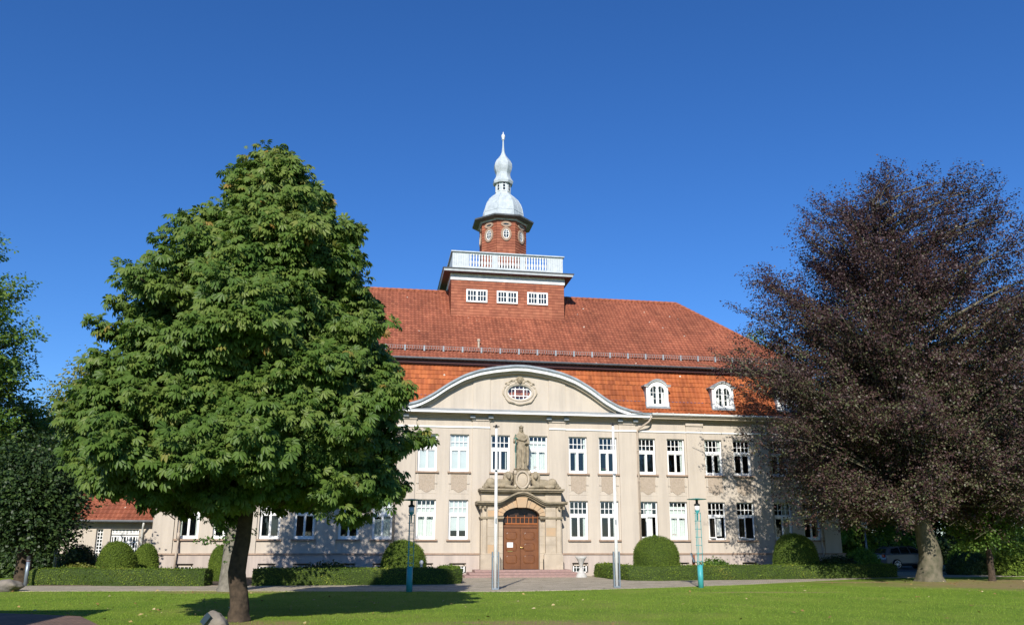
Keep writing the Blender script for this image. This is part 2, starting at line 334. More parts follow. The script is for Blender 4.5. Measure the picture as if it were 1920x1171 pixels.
# drive on the right with the parked car
poly('driveway',[(19.4,3.2),(60,2.5),(70,30),(24,34),(19.4,20)],.017,M['asphalt'])
poly('planting_bed',[(3.75,-5.5),(17.6,-3.2),(19.2,-.3),(3.75,-.12)],.030,M['soil'])
poly('planting_bed',[(-20,-7.2),(-12,-8.0),(-4.05,-7.2),(-3.75,-.12),(-20,-.12)],.030,M['soil'])
poly('paved_corner',[G(-60,1152),G(60,1156),G(150,1160),G(200,1185),(-12.5,-28),(-12.5,-36),(-30,-36)],.065,M['brickpave'])
# ================================================================== TOWN HALL
P1,P2,S_,WW=3.973,3.795,.824,.996
ZLS,ZLT,ZUS,ZUT,ZLED=1.81,3.779,5.199,7.124,1.118
HB=17.8; DEP=12.0
hall=empty('town_hall',(0,0,0),'long beige town hall with red mansard roof, curved gable and domed roof tower','building')
def tiles(b,p00,p10,p01,p11,tw,rh,amp,lip,sub=4,holes=()):
    p00,p10,p01,p11=map(Vector,(p00,p10,p01,p11))
    u=(p10-p00).normalized(); vv=p01-p00; v=(vv-u*vv.dot(u)); L=v.length; v.normalize(); n=u.cross(v)
    if b.uv is None: b.uv=[]
    rows=max(1,round(L/rh)); h=L/rows
    lf=lambda t:(vv.dot(u))*t/L; wB=(p10-p00).length; rr=lambda t: wB+((p11-p10).dot(u))*t/L
    st=tw/sub
    k0=math.floor(min(lf(0),lf(L))/st); k1=math.ceil(max(rr(0),rr(L))/st)
    def pt(uu,t,off):
        x=min(max(uu,lf(t)),rr(t)); ph=(x/tw)%1.0
        o=off+amp*math.sin(2*math.pi*ph)
        return tuple(p00+u*x+v*t+n*o)
    prev=None
    for j in range(rows):
        t0,t1=j*h,(j+1)*h; base=len(b.v); K=k1-k0+1
        for k in range(k0,k1+1): b.v.append(pt(k*st,t0,lip))
        for k in range(k0,k1+1): b.v.append(pt(k*st,t1,0))
        for k in range(K-1):
            ua=(k0+k)/sub
            # skip fully collapsed cells
            if b.v[base+k]==b.v[base+k+1] and b.v[base+K+k]==b.v[base+K+k+1]: continue
            b.f.append((base+k,base+k+1,base+K+k+1,base+K+k)); a=ua+.001; c=ua+1/sub-.001
            b.uv+=[(a,j+.01),(c,j+.01),(c,j+.99),(a,j+.99)]
        if prev is not None:
            for k in range(K-1):
                if b.v[base+k]==b.v[base+k+1]: continue
                ua=(k0+k)/sub; a=ua+.001; c=ua+1/sub-.001
                b.f.append((prev+k,prev+k+1,base+k+1,base+k)); b.uv+=[(a,j+.01),(c,j+.01),(c,j+.02),(a,j+.02)]
        prev=base+K
    return b
# --- walls with real openings
def wall_open(b,x0,x1,z0,z1,ops,y,th,depth_in):
    xs=sorted(set([x0,x1]+[o[0] for o in ops]+[o[1] for o in ops])); zs=sorted(set([z0,z1]+[o[2] for o in ops]+[o[3] for o in ops]))
    for i in range(len(xs)-1):
        j=0
        while j<len(zs)-1:
            xm=(xs[i]+xs[i+1])/2; zm=(zs[j]+zs[j+1])/2
            if any(o[0]<xm<o[1] and o[2]<zm<o[3] for o in ops): j+=1; continue
            k=j
            while k+1<len(zs)-1 and not any(o[0]<xm<o[1] and o[2]<(zs[k+1]+zs[k+2])/2<o[3] for o in ops): k+=1
            b.face([(xs[i],y,zs[j]),(xs[i+1],y,zs[j]),(xs[i+1],y,zs[k+1]),(xs[i],y,zs[k+1])]); j=k+1
    for a,c,d,e in ops:
        y2=y+th
        b.face([(a,y,d),(a,y,e),(a,y2,e),(a,y2,d)]); b.face([(c,y,d),(c,y2,d),(c,y2,e),(c,y,e)])
        b.face([(a,y,e),(c,y,e),(c,y2,e),(a,y2,e)]); b.face([(a,y,d),(a,y2,d),(c,y2,d),(c,y,d)])
wins=[]
for n in (-4,-3,-2,-1,1,2,3,4):
    c=math.copysign(P1+(abs(n)-1)*P2,n)
    for k in (-1,1): wins.append((c+k*S_,n,k))
ops=[]
for x,n,k in wins:
    ops.append((x-WW/2,x+WW/2,ZLS,ZLT)); ops.append((x-WW/2,x+WW/2,ZUS,ZUT))
CDX=(-1.0,1.0)
for x in CDX: ops.append((x-WW/2,x+WW/2,ZUS,ZUT))
ops.append((-.94,.94,.5,4.0))   # doorway (the portal stands in front)
wb=MB(); wall_open(wb,-HB,HB,ZLED,8.3,ops,0,.32,0)
wb.face([(HB,0,ZLED),(HB,DEP,ZLED),(HB,DEP,8.3),(HB,0,8.3)]); wb.face([(-HB,0,ZLED),(-HB,0,8.3),(-HB,DEP,8.3),(-HB,DEP,ZLED)])
wb.face([(HB,DEP,ZLED),(-HB,DEP,ZLED),(-HB,DEP,8.3),(HB,DEP,8.3)])
wall=wb.build('wall',M['stucco'],hall)
# plinth
bops=[(x-.42,x+.42,.17,.66) for x,n,k in wins]
pb=MB(); bops2=bops+[(-.94,.94,0.0,1.05)]
wall_open(pb,-HB-.1,HB+.1,0,1.06,bops2,-.12,.4,0)
pb.face([(HB+.1,-.12,0),(HB+.1,DEP,0),(HB+.1,DEP,1.06),(HB+.1,-.12,1.06)]); pb.face([(-HB-.1,-.12,0),(-HB-.1,-.12,1.06),(-HB-.1,DEP,1.06),(-HB-.1,DEP,0)])
pb.build('plinth',M['stucco_low'],hall)
lb=MB()
for a,c in ((-HB-.14,-2.05),(2.05,HB+.14)): lb.box(a,c,-.17,.0,1.06,ZLED+.02)
lb.box(HB,HB+.14,.0,DEP,1.06,ZLED+.02); lb.box(-HB-.14,-HB,.0,DEP,1.06,ZLED+.02)
lb.build('plinth_ledge',M['sill'],hall)
# dim rooms behind the glass: back wall, floor slabs, partitions
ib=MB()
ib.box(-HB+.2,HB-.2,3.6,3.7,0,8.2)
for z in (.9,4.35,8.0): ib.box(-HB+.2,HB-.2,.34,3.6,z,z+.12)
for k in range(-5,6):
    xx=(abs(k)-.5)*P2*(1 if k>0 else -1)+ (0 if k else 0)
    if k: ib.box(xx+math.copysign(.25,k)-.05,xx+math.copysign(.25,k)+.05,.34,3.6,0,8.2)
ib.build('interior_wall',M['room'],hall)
# --- pilasters
ZTOP=8.0
zstr=PZ(1250,809,-.08)[1]
pil=[P1+P2*(k+.5) for k in range(3)]
pilx=[(p-.47,p+.47) for p in pil]+[(HB-.98,HB-.02),(1.58,2.48)]
for a,c in pilx:
    for sg in (1,-1):
        x0,x1=(a,c) if sg>0 else (-c,-a)
        b=MB(); zb=ZLED+.02
        b.box(x0,x1,-.07,.0,zb,ZTOP); b.box(x0-.03,x1+.03,-.13,.0,ZTOP-.16,ZTOP+.02)
        b.build('pilaster',M['stucco'],hall)
# white string moulding and main cornice
b=MB()
edges=sorted([(a,c) for a,c in pilx]+[(-c,-a) for a,c in pilx])
xs=[-HB]+[v for e in edges for v in e]+[HB]
for i in range(0,len(xs)-1):
    a,c=xs[i],xs[i+1]
    if c-a<.02: continue
    inpil=any(abs(a-e[0])<1e-6 for e in edges)
    if abs((a+c)/2)<1.5: continue
    y=-.12 if inpil else -.05
    MB().box(a,c,y,(-.071 if inpil else -.001),zstr-.035,zstr+.035).build('string_moulding',M['white'],hall)

def cornice(x0,x1,name='cornice'):
    b=MB()
    b.box(x0,x1,-.10,.0,7.98,8.07); b.box(x0,x1,-.2,.0,8.072,8.15); b.box(x0,x1,-.42,.0,8.152,8.24); b.box(x0,x1,-.5,.0,8.243,8.33)
    return b.build(name,M['cornice'],hall)
cornice(-HB-.25,HB+.25)
for q_ in (HB,-HB-.45): MB().box(q_,q_+.45,-.1,DEP,8.15,8.3).build('side_cornice',M['cornice'],hall)
def gutter(pts,r,name,m):
    b=MB(); b.tube(pts,r,10); return b.build(name,m,hall,smooth=True)
for sg in (1,-1): gutter([(sg*7.15,-.56,8.37),(sg*(HB+.5),-.56,8.37),(sg*(HB+.55),-.2,8.37),(sg*(HB+.55),DEP,8.37)],.07,'gutter',M['gutter'])
# joints / brackets dots on gutter
b=MB()
for sg in (1,-1):
    for i in range(12): x=sg*(7.4+i*.9); MB().box(x-.015,x+.015,-.64,-.5,8.36,8.46).build('gutter_bracket',M['gutter'],hall)
# --- window factory
def window(x,z0,z1,style,y=.13,cols=4,tr=.38,w=WW,label=None,name='window'):
    """style: dict(curtain=..,blind=..,open=..)"""
    H=z1-z0; L=x-w/2; Rr=x+w/2; f=MB(); fw_=.062
    zt=z1-H*tr
    f.box(L,L+fw_,y,y+.07,z0,z1); f.box(Rr-fw_,Rr,y,y+.07,z0,z1); f.box(L+fw_,Rr-fw_,y,y+.07,z1-fw_,z1); f.box(L+fw_,Rr-fw_,y,y+.07,z0,z0+fw_+.03)
    f.box(L+fw_,Rr-fw_,y-.02,y+.07,zt-.055,zt+.055)
    gx0,gx1=L+fw_,Rr-fw_
    for i in range(1,cols):
        xx=gx0+(gx1-gx0)*i/cols; f.box(xx-.017,xx+.017,y+.01,y+.05,zt+.055,z1-fw_)
    zm=(zt+.055+z1-fw_)/2-.02; f.box(gx0,gx1,y+.012,y+.048,zm-.017,zm+.017)
    # inner sash border of the upper light
    f.box(gx0,gx1,y+.008,y+.052,zt+.055,zt+.095)
    fr=f.build(name,M['white'],hall)
    if label: fr['label']=label
    c=MB(); op=style.get('open')
    def sash(b,x0,x1,za,zb,yy,t=.05):
        b.box(x0,x0+t,yy,yy+.045,za,zb); b.box(x1-t,x1,yy,yy+.045,za,zb); b.box(x0+t,x1-t,yy,yy+.045,za,za+t+.01); b.box(x0+t,x1-t,yy,yy+.045,zb-t,zb)
    za,zb=z0+fw_+.03,zt-.055
    if not op:
        sash(c,gx0,x-.002,za,zb,y+.01); sash(c,x+.002,gx1,za,zb,y+.01); c.box(x-.022,x+.022,y-.01,y+.009,za,zb)
        c.build('casement',M['white'],fr)
        g=MB(); g.face([(gx0,y+.035,za),(gx1,y+.035,za),(gx1,y+.035,zb),(gx0,y+.035,zb)]); g.face([(gx0,y+.032,zt),(gx1,y+.032,zt),(gx1,y+.032,z1-fw_),(gx0,y+.032,z1-fw_)])
        g.build('pane',M['glass'],fr)
    else:
        hw=(gx1-gx0)/2
        for side,ang in ((0,op[0]),(1,op[1])):
            hx=gx0 if side==0 else gx1
            c=MB(); x0,x1=(0,hw) if side==0 else (-hw,0); sash(c,x0,x1,za,zb,-.02)
            mt=Matrix.Translation((hx,y-.005,0))@Matrix.Rotation((-ang if side==0 else ang),4,'Z'); c.xform(mt); c.build('casement',M['white'],fr)
            g=MB(); g.face([(x0+.04,0,za),(x1-.04,0,za),(x1-.04,0,zb),(x0+.04,0,zb)]); g.xform(mt); g.build('pane',M['glass'],fr)
        g=MB(); g.face([(gx0,y+.032,zt),(gx1,y+.032,zt),(gx1,y+.032,z1-fw_),(gx0,y+.032,z1-fw_)]); g.build('pane',M['glass'],fr)
    def drape(x0,x1,za_,zb_,yy=.09):
        q=MB(); n=max(4,int((x1-x0)/.03)); q.v=[]
        for i in range(n+1):
            xx=x0+(x1-x0)*i/n; o=.018*math.sin(xx*55+x)+.01*math.sin(xx*23)
            q.v+=[(xx,y+yy+o,za_),(xx,y+yy+o,zb_)]
        q.f=[(2*i,2*i+2,2*i+3,2*i+1) for i in range(n)]; return q
    for cu in style.get('curtain',()):
        a,bq,lo,hi=cu; q=drape(gx0+(gx1-gx0)*a,gx0+(gx1-gx0)*bq,z0+H*lo,z0+H*hi); q.build('curtain',M['curtain'],fr)
    if 'blind' in style:
        q=MB(); q.box(gx0,gx1,y+.075,y+.083,z0+H*style['blind'],z1-.07); q.build('blind',M['blind'],fr)
    if style.get('valance'):
        q=MB(); n=24; 
        for i in range(n+1):
            t=i/n; xx=gx0+(gx1-gx0)*t; zz=z0+H*.62-.11-.07*abs(math.sin(t*math.pi*4)); q.v+=[(xx,y+.1,zz),(xx,y+.1,z1-.25)]
        q.f=[(2*i,2*i+2,2*i+3,2*i+1) for i in range(n)]; q.build('valance',M['curtain'],fr)
    if style.get('plant'):
        q=MB()
        for i in range(16):
            cx_=gx0+.1+random.random()*.28; q.ell((cx_,y+.12+random.random()*.05,z0+.14+random.random()*.16),(.035,.02,.03),6)
        q.build('potted_plant',M['plantg'],fr)
        q=MB()
        for i in range(3): q.ell((gx0+.15+random.random()*.25,y+.08,z0+.25+random.random()*.08),(.022,.02,.022),6)
        q.build('blossom',M['flower'],fr)
    return fr
def sill(x,z,w=WW,parent=hall):
    b=MB(); b.box(x-w/2-.10,x+w/2+.10,-.11,.131,z-.085,z-.002); b.build('window_sill',M['sill'],parent)
CU=[(0,.16,.08,.97),(.84,1,.08,.97)]
side=dict(curtain=[(0,.14,.06,.95),(.86,1,.06,.95)])
thin=dict(curtain=[(0,.1,.06,.95),(.42,.52,.06,.6)])
none=dict()
sheer=dict(curtain=[(0.02,.47,.06,.50),(.53,.98,.06,.50)],valance=True)
rightc=dict(curtain=[(.84,1,.06,.95)])
styU={(-1,-1):dict(blind=.05),(-1,1):dict(blind=.05),(1,-1):dict(curtain=[(0,.06,.06,.6),(.36,.5,.06,.6),(.88,1,.06,.95)]),(1,1):dict(curtain=[(.4,.5,.06,.6),(.86,1,.06,.6)],plant=True),
      (2,-1):thin,(2,1):rightc,(3,-1):side,(3,1):none,(4,-1):side,(4,1):sheer,(-4,-1):side,(-4,1):side,(-3,-1):sheer,(-3,1):none,(-2,-1):side,(-2,1):sheer}
styL={(-1,-1):sheer,(-1,1):dict(blind=.22),(1,-1):dict(curtain=[(0.02,.12,.06,.6),(.8,1,.06,.6)]),(1,1):dict(curtain=[(.8,1,.06,.95)]),
      (2,-1):dict(open=(.9,1.2),curtain=[(.35,.8,.06,.95)]),(2,1):dict(curtain=[(0.02,.47,.06,.52),(.53,.98,.06,.52)],valance=True,plant=True),(3,-1):dict(open=(1.0,1.25),curtain=[(.55,.85,.1,.6)]),(3,1):dict(open=(.9,1.2)),(4,-1):dict(curtain=[(.6,.95,.06,.95)]),(4,1):side,
      (-4,-1):side,(-4,1):none,(-3,-1):none,(-3,1):none,(-2,-1):none,(-2,1):sheer}
for x,n,k in wins:
    window(x,ZUS,ZUT,styU[(n,k)]); sill(x,ZUS)
    window(x,ZLS,ZLT,styL[(n,k)]); sill(x,ZLS)
    # basement light
    b=MB(); z0,z1=.17,.66; L,Rr=x-.42,x+.42; y=.0
    b.box(L+.06,Rr-.06,y,y+.05,z0,z0+.05); b.box(L+.06,Rr-.06,y,y+.05,z1-.09,z1-.04); b.box(L+.06,L+.11,y,y+.05,z0,z1-.04); b.box(Rr-.11,Rr-.06,y,y+.05,z0,z1-.04)
    for i in range(1,4): xx=L+.06+(Rr-L-.12)*i/4; b.box(xx-.012,xx+.012,y+.01,y+.04,z0+.05,z1-.09)
    b.box(L+.1,Rr-.1,y+.012,y+.038,.40,.424)
    bw_=b.build('basement_window',M['white'],hall)
    g=MB(); g.box(L,Rr,y+.06,y+.07,z0,z1); g.build('pane',M['carglass'],bw_)
    # apron panel with rough-cast field
    za,zb=ZLT+.33,ZUS-.12; ap=MB()
    def lowc(xx,x=x,za=za): 
        t=abs(xx-x)/.40; return za+.16-(.10*math.cos(min(t,1)*math.pi)+.03 if t<.82 else -.02)
    ap.strips([x-.40+.8*i/24 for i in range(25)],lowc,lambda q,zb=zb:zb,-.022,.0)
    ap.build('rough_cast_panel',M['rough'],hall)
    b=MB()
    for sg in (-1,1):
        xx=x+sg*.47; b.box(xx-.035,xx+.035,-.03,.0,zb-.42,zb); b.box(xx-.06,xx+.06,-.05,.0,zb-.5,zb-.42); b.box(xx-.018,xx+.018,-.02,.0,za+.12,zb-.5)
    b.box(x-.52,x+.52,-.012,.0,za-.03,za+.0); b.build('panel_frame',M['stucco'],hall)
window(CDX[0],ZUS,ZUT,dict(curtain=[(.82,.9,.1,.6)])); sill(CDX[0],ZUS)
window(CDX[1],ZUS,ZUT,dict(curtain=[(0.02,.47,.06,.52),(.53,.98,.06,.52)],valance=True,plant=True)); sill(CDX[1],ZUS)
# ================================================================== ROOF
pts=[(953,683),(990,684.5),(1023,690),(1052,697),(1080,708),(1108,725),(1136,746),(1160,760),(1185,768),(1215,774)]
gp=[]
for px,py in pts: gp.append(PZ(px,py,-.55))
GX=[0,.9,1.8,2.6,3.3,4.05,4.8,5.5,6.2,7.12]
xr=[q[0] for q in gp]; zr=[q[1] for q in gp]
zt0=max(zr)
def gtop(x):
    return float(np.interp(abs(x),[0.0,.35]+xr[2:],[zt0,zt0]+zr[2:]))
# smooth the outline
_gx=np.linspace(0,7.12,90); _gz=np.array([gtop(v) for v in _gx]); 
for _ in range(6): _gz[1:-1]=(_gz[:-2]+_gz[1:-1]*2+_gz[2:])/4
def gtop(x): return float(np.interp(abs(x),_gx,_gz))
XS=[-7.12+14.24*i/120 for i in range(121)]
def xcut(z): return float(np.interp(-(z+.16),-_gz,_gx))
prof=[(-.6,8.42),(-.22,8.68),(.08,9.15),(.45,10.1),(.85,11.12)]
def inset(y): return HB-y     # half width at that set back
b=MB(); T=MB()
rb=MB()
for (y0,z0),(y1,z1) in zip(prof[:-1],prof[1:]):
    if y1<.2:
        c0,c1=xcut(z0),xcut(z1)
        tiles(rb,(-inset(y0),y0,z0),(-c0,y0,z0),(-inset(y1),y1,z1),(-c1,y1,z1),.215,.30,.010,.030)
        tiles(rb,(c0,y0,z0),(inset(y0),y0,z0),(c1,y1,z1),(inset(y1),y1,z1),.215,.30,.010,.030)
    else: tiles(rb,(-inset(y0),y0,z0),(inset(y0),y0,z0),(-inset(y1),y1,z1),(inset(y1),y1,z1),.215,.30,.010,.030)
    yb0,yb1=DEP-y0,DEP-y1
    tiles(rb,(inset(y0),y0,z0),(inset(y0),yb0,z0),(inset(y1),y1,z1),(inset(y1),yb1,z1),.215,.30,.010,.030,2)
    tiles(rb,(-inset(y0),yb0,z0),(-inset(y0),y0,z0),(-inset(y1),yb1,z1),(-inset(y1),y1,z1),.215,.30,.010,.030,2)
    rb2=(inset(y0),yb0,z0),(-inset(y0),yb0,z0),(inset(y1),yb1,z1),(-inset(y1),yb1,z1)
    tiles(rb,*rb2,.43,.60,.010,.030,2)
rb.build('mansard_roof',M['mansard'],hall)
EY,EZ=.42,11.22; RY,RZ=6.0,16.62; RX=11.25; EX=HB-EY
# break in pitch along the eave
ub=MB()
segs=[((EY,EZ),(1.15,11.80)),((1.15,11.80),(RY,RZ))]
def exx(y): 
    # hip line: x half width as function of y
    return EX-(EX-RX)*(y-EY)/(RY-EY)
for (y0,z0),(y1,z1) in segs:
    a0,a1=exx(y0),exx(y1)
    tiles(ub,(-a0,y0,z0),(a0,y0,z0),(-a1,y1,z1),(a1,y1,z1),.215,.27,.022,.028)
    b0,b1=DEP-y0,DEP-y1
    tiles(ub,(a0,y0,z0),(a0,b0,z0),(a1,y1,z1),(a1,b1,z1),.215,.27,.022,.028,4)
    tiles(ub,(-a0,b0,z0),(-a0,y0,z0),(-a1,b1,z1),(-a1,y1,z1),.215,.27,.022,.028,2)
    tiles(ub,(a0,b0,z0),(-a0,b0,z0),(a1,b1,z1),(-a1,b1,z1),.43,.54,.022,.028,2)
ub.build('roof',M['roof'],hall)
b=MB()
def ridge(b,p,q,r=.11,st=.36):
    p=Vector(p);q=Vector(q);L=(q-p).length;n=int(L/st)
    for i in range(n): b.tube([p.lerp(q,i/n),p.lerp(q,(i+1.08)/n)],[r*1.08,r*.9],8)
ridge(b,(-RX,RY,RZ+.02),(RX,RY,RZ+.02))
for sx in (1,-1):
    for yy in (EY,DEP-EY): ridge(b,(sx*EX,yy,EZ+.03),(sx*exx(1.15),1.15 if yy<6 else DEP-1.15,11.82)); ridge(b,(sx*exx(1.15),1.15 if yy<6 else DEP-1.15,11.82),(sx*RX,RY,RZ+.02))
b.build('ridge_tiles',M['roof'],hall,smooth=True)
# eave band of the upper roof: gutter, dark fascia, lilac board
b=MB(); b.box(-EX+.1,EX-.1,.55,.6,10.98,11.18); b.box(-EX+.1,EX-.1,.60,.9,11.02,11.06)
b.box(EX-.18,EX-.13,.6,DEP-.6,10.98,11.18)
b.build('fascia',M['fascia'],hall)
M['lilac']=mat('lilac_board',(.24,.10,.11),.7,var=.2)
b=MB(); b.strips([-EX+.2+i*(2*EX-.4)/600 for i in range(601)],lambda x:10.93-.0,lambda x:11.0+.04*max(0,1-abs(((x/.95)%1)-.5)*9),.66,.69); b.build('eave_board',M['lilac'],hall)
gutter([(-EX-.02,EY-.06,EZ-.02),(EX+.04,EY-.06,EZ-.02),(EX+.06,DEP-.5,EZ-.02)],.06,'upper_gutter',M['zincd'])
b=MB()
for k in range(int(2*EX/.9)): xx=-EX+.5+k*.9; b.box(xx,xx+.02,EY-.14,EY+.05,EZ+.01,EZ+.05)
b.build('gutter_hook',M['zincd'],hall)
M['guard']=mat('snow_guard_metal',(.26,.20,.19),.7,var=.3)
# snow guard: railing of small uprights
sy,sz=1.02,11.78
b=MB(); xe=exx(1.0)-.25
b.box(-xe,xe,sy-.012,sy+.012,sz+.22,sz+.245); b.box(-xe,xe,sy-.012,sy+.012,sz+.05,sz+.07)
n=int(2*xe/.13)
for i in range(n+1): xx=-xe+i*.13; b.box(xx-.016,xx+.016,sy-.008,sy+.008,sz+.071,sz+.219)
b.build('snow_guard',M['guard'],hall)
b=MB()
for i in range(int(2*xe/1.04)+1): xx=-xe+i*1.04; MB().box(xx-.045,xx+.045,sy-.02,sy+.03,sz-.05,sz+.26).build('guard_bracket',M['lead'],hall)

b=MB(); vx,vz=PZ(897,660,1.6); b.tube([(vx,1.5,12.0),(vx,1.5,12.55)],.06,10); b.tube([(vx,1.5,12.5),(vx,1.5,12.62)],.09,10); b.build('vent_pipe',M['pipe'],hall)
# ================================================================== GABLE
gable=None
zbase=8.36
XI=[x for x in XS if gtop(x)-.40>zbase+.02]
b=MB()
# tympanum wall with oval opening: strips above and below
OX,OZ,OA,OB=0,PZ(973,735,-.1)[1],.66,.42
def ov(x,s): 
    t=1-(x/OA)**2; return OZ+s*OB*math.sqrt(max(t,0))
xa=[x for x in XI if x<-OA]+[-OA]; xm=[-OA+2*OA*i/32 for i in range(33)]; xc=[OA]+[x for x in XI if x>OA]
top=lambda x: gtop(x)-.3
b.strips(xa,lambda x:zbase-.1,top,-.06,.2); b.strips(xc,lambda x:zbase-.1,top,-.06,.2)
b.strips(xm,lambda x:zbase-.1,lambda x:ov(x,-1),-.06,.2); b.strips(xm,lambda x:ov(x,1),top,-.06,.2)
b.build('gable_wall',M['stucco'],hall)
for sg in (1,-1):
    for (a,c) in ((1.58,2.48),):
        x0,x1=(a,c) if sg>0 else (-c,-a)
        b=MB(); b.strips([x0+(x1-x0)*i/8 for i in range(9)],lambda x:zbase-.05,lambda x:gtop(x)-.42,-.115,-.061); b.build('gable_pilaster',M['stucco'],hall)
b=MB(); 
b.strips(XS,lambda x:gtop(x)-.30,lambda x:gtop(x)-.155,-.5,.3); b.build('gable_moulding',M['white'],hall)
b=MB(); b.strips(XI,lambda x:gtop(x)-.42,lambda x:gtop(x)-.302,-.28,.25); b.build('gable_inner_moulding',M['cornice'],hall)
b=MB(); b.strips(XS,lambda x:gtop(x)-.153,lambda x:gtop(x)-.115,-.54,.3); b.build('gable_upper_moulding',M['whiteold'],hall)
b=MB(); b.strips(XS,lambda x:gtop(x)-.113,lambda x:gtop(x)-.06,-.60,1.6); b.strips(XS,lambda x:gtop(x)-.058,lambda x:gtop(x)+.01,-.57,1.6); b.build('gable_roof',M['lead'],hall)
# horizontal cornice below gable
b=MB(); i=len(b.v)
b.v+=[(-6.6,-.56,8.30),(6.6,-.56,8.30),(6.6,-.06,8.46),(-6.6,-.06,8.46),(-6.6,-.56,8.27),(6.6,-.56,8.27)]; b.f+=[(0,1,2,3),(4,5,1,0)]; b.build('cornice_flashing',M['lead'],hall)
b=MB(); b.box(-7.12,7.12,-.58,-.505,8.17,8.26); 
b.build('cornice_trim',M['white'],hall)
b=MB()
for x in (-6.9,-5.95,-2.5,-1.55,1.55,2.5,5.45,6.3):
    MB().box(x-.13,x+.13,-.30,-.201,7.96,8.10).build('cornice_block',M['lead'],hall)
# oval window
b=MB(); n=40
def ring(b,a0,b0,a1,b1,y0,y1,cx=OX,cz=OZ,wob=0):
    i=len(b.v)
    for q in range(n):
        t=2*math.pi*q/n; k=1+wob*math.cos(4*t)+wob*.6*math.cos(8*t)
        c,s=math.cos(t),math.sin(t)
        b.v+=[(cx+a0*c,y0,cz+b0*s),(cx+a1*k*c,y0,cz+b1*k*s),(cx+a1*k*c,y1,cz+b1*k*s),(cx+a0*c,y1,cz+b0*s)]
    for q in range(n):
        a=i+4*q; c=i+4*((q+1)%n)
        for r in range(4): b.f.append((a+r,a+(r+1)%4,c+(r+1)%4,c+r))
ring(b,.58,.36,OA+.0,OB,.0,.07)
for xx in (-.22,.22): b.box(xx-.02,xx+.02,.01,.06,OZ-.40,OZ+.40)
for zz in (-.17,.19): b.box(OX-.62,OX+.62,.012,.058,OZ+zz-.02,OZ+zz+.02)
b.box(-.26,-.22,.005,.065,OZ-.2,OZ+.22);b.box(.22,.26,.005,.065,OZ-.2,OZ+.22)
b.box(-.42,-.40,.015,.055,OZ-.3,OZ+.3);b.box(.40,.42,.015,.055,OZ-.3,OZ+.3);b.box(-.01,.01,.015,.055,OZ+.19,OZ+.4);b.box(-.01,.01,.015,.055,OZ-.4,OZ-.17)
ow=b.build('oval_window',M['white'],hall)
g=MB(); i=0; g.v=[(OX+.6*math.cos(2*math.pi*q/n),.04,OZ+.38*math.sin(2*math.pi*q/n)) for q in range(n)]; g.f=[tuple(range(n))]; g.build('pane',M['glass'],ow)
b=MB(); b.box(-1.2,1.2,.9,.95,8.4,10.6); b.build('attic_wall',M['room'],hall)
b=MB(); ring(b,OA-.02,OB-.02,.88,.64,-.13,-.061,wob=.03)
oc=b.build('oval_surround',M['stucco'],hall)
b=MB(); ring(b,.70,.455,.75,.50,-.155,-.125,wob=0); ring(b,.84,.60,.90,.66,-.15,-.10,wob=.03)
for sg in (1,-1):
    for (x,z,r) in ((.62,.42,.09),(.8,.25,.06),(.55,-.52,.07),(.2,.56,.10),(.32,.62,.07)): b.ell((sg*x,-.13,OZ+z),(r,.06,r*.8),10)
    b.tube([(sg*.25,-.14,OZ+.62),(sg*.45,-.14,OZ+.66),(sg*.62,-.14,OZ+.52),(sg*.8,-.14,OZ+.46)],[.05,.045,.04,.02],8)
    b.tube([(sg*.3,-.14,OZ-.6),(sg*.6,-.14,OZ-.5),(sg*.78,-.14,OZ-.3)],[.04,.05,.02],8)
b.build('scrollwork',M['cornice'],oc,smooth=True)
b=MB(); b.ell((0,-.2,OZ+.62),(.13,.1,.16),14); b.ell((0,-.3,OZ+.6),(.03,.03,.04),8)
for i in range(9):
    t=math.pi*i/8; b.ell((.17*math.cos(t),-.16,OZ+.66+.14*math.sin(t)),(.06,.05,.06),8)
for sg in (1,-1): b.ell((sg*.05,-.285,OZ+.65),(.02,.02,.013),6)
b.ell((0,-.28,OZ+.545),(.04,.02,.012),6)
b.build('mask_ornament',M['stoned'],oc,smooth=True)
# downpipes
for sg in (1,-1):
    b=MB(); x=sg*6.42
    b.tube([(sg*7.05,-.56,8.3),(sg*7.05,-.56,8.1),(sg*6.95,-.5,7.95),(sg*6.5,-.2,7.62),(x,-.14,7.5),(x,-.14,.05)],.05,10); 
    for z in (1.6,3.2,4.8,6.4): b.tube([(x,-.14,z),(x,-.14,z+.06)],.065,10)
    b.build('downpipe',M['pipe'],hall,smooth=True)
for x,h in ((-16.55,8.2),(16.6,8.2)):
    b=MB(); b.tube([(x,-.56,h+.1),(x,-.5,h-.05),(x,-.16,h-.4),(x,-.14,1.9),(x,-.14,1.7),(x,-.24,1.3),(x-.05,-.24,.05)],.05,10); b.tube([(x,-.14,2.1),(x,-.14,1.75)],.07,10); b.build('downpipe',M['pipe'],hall,smooth=True)
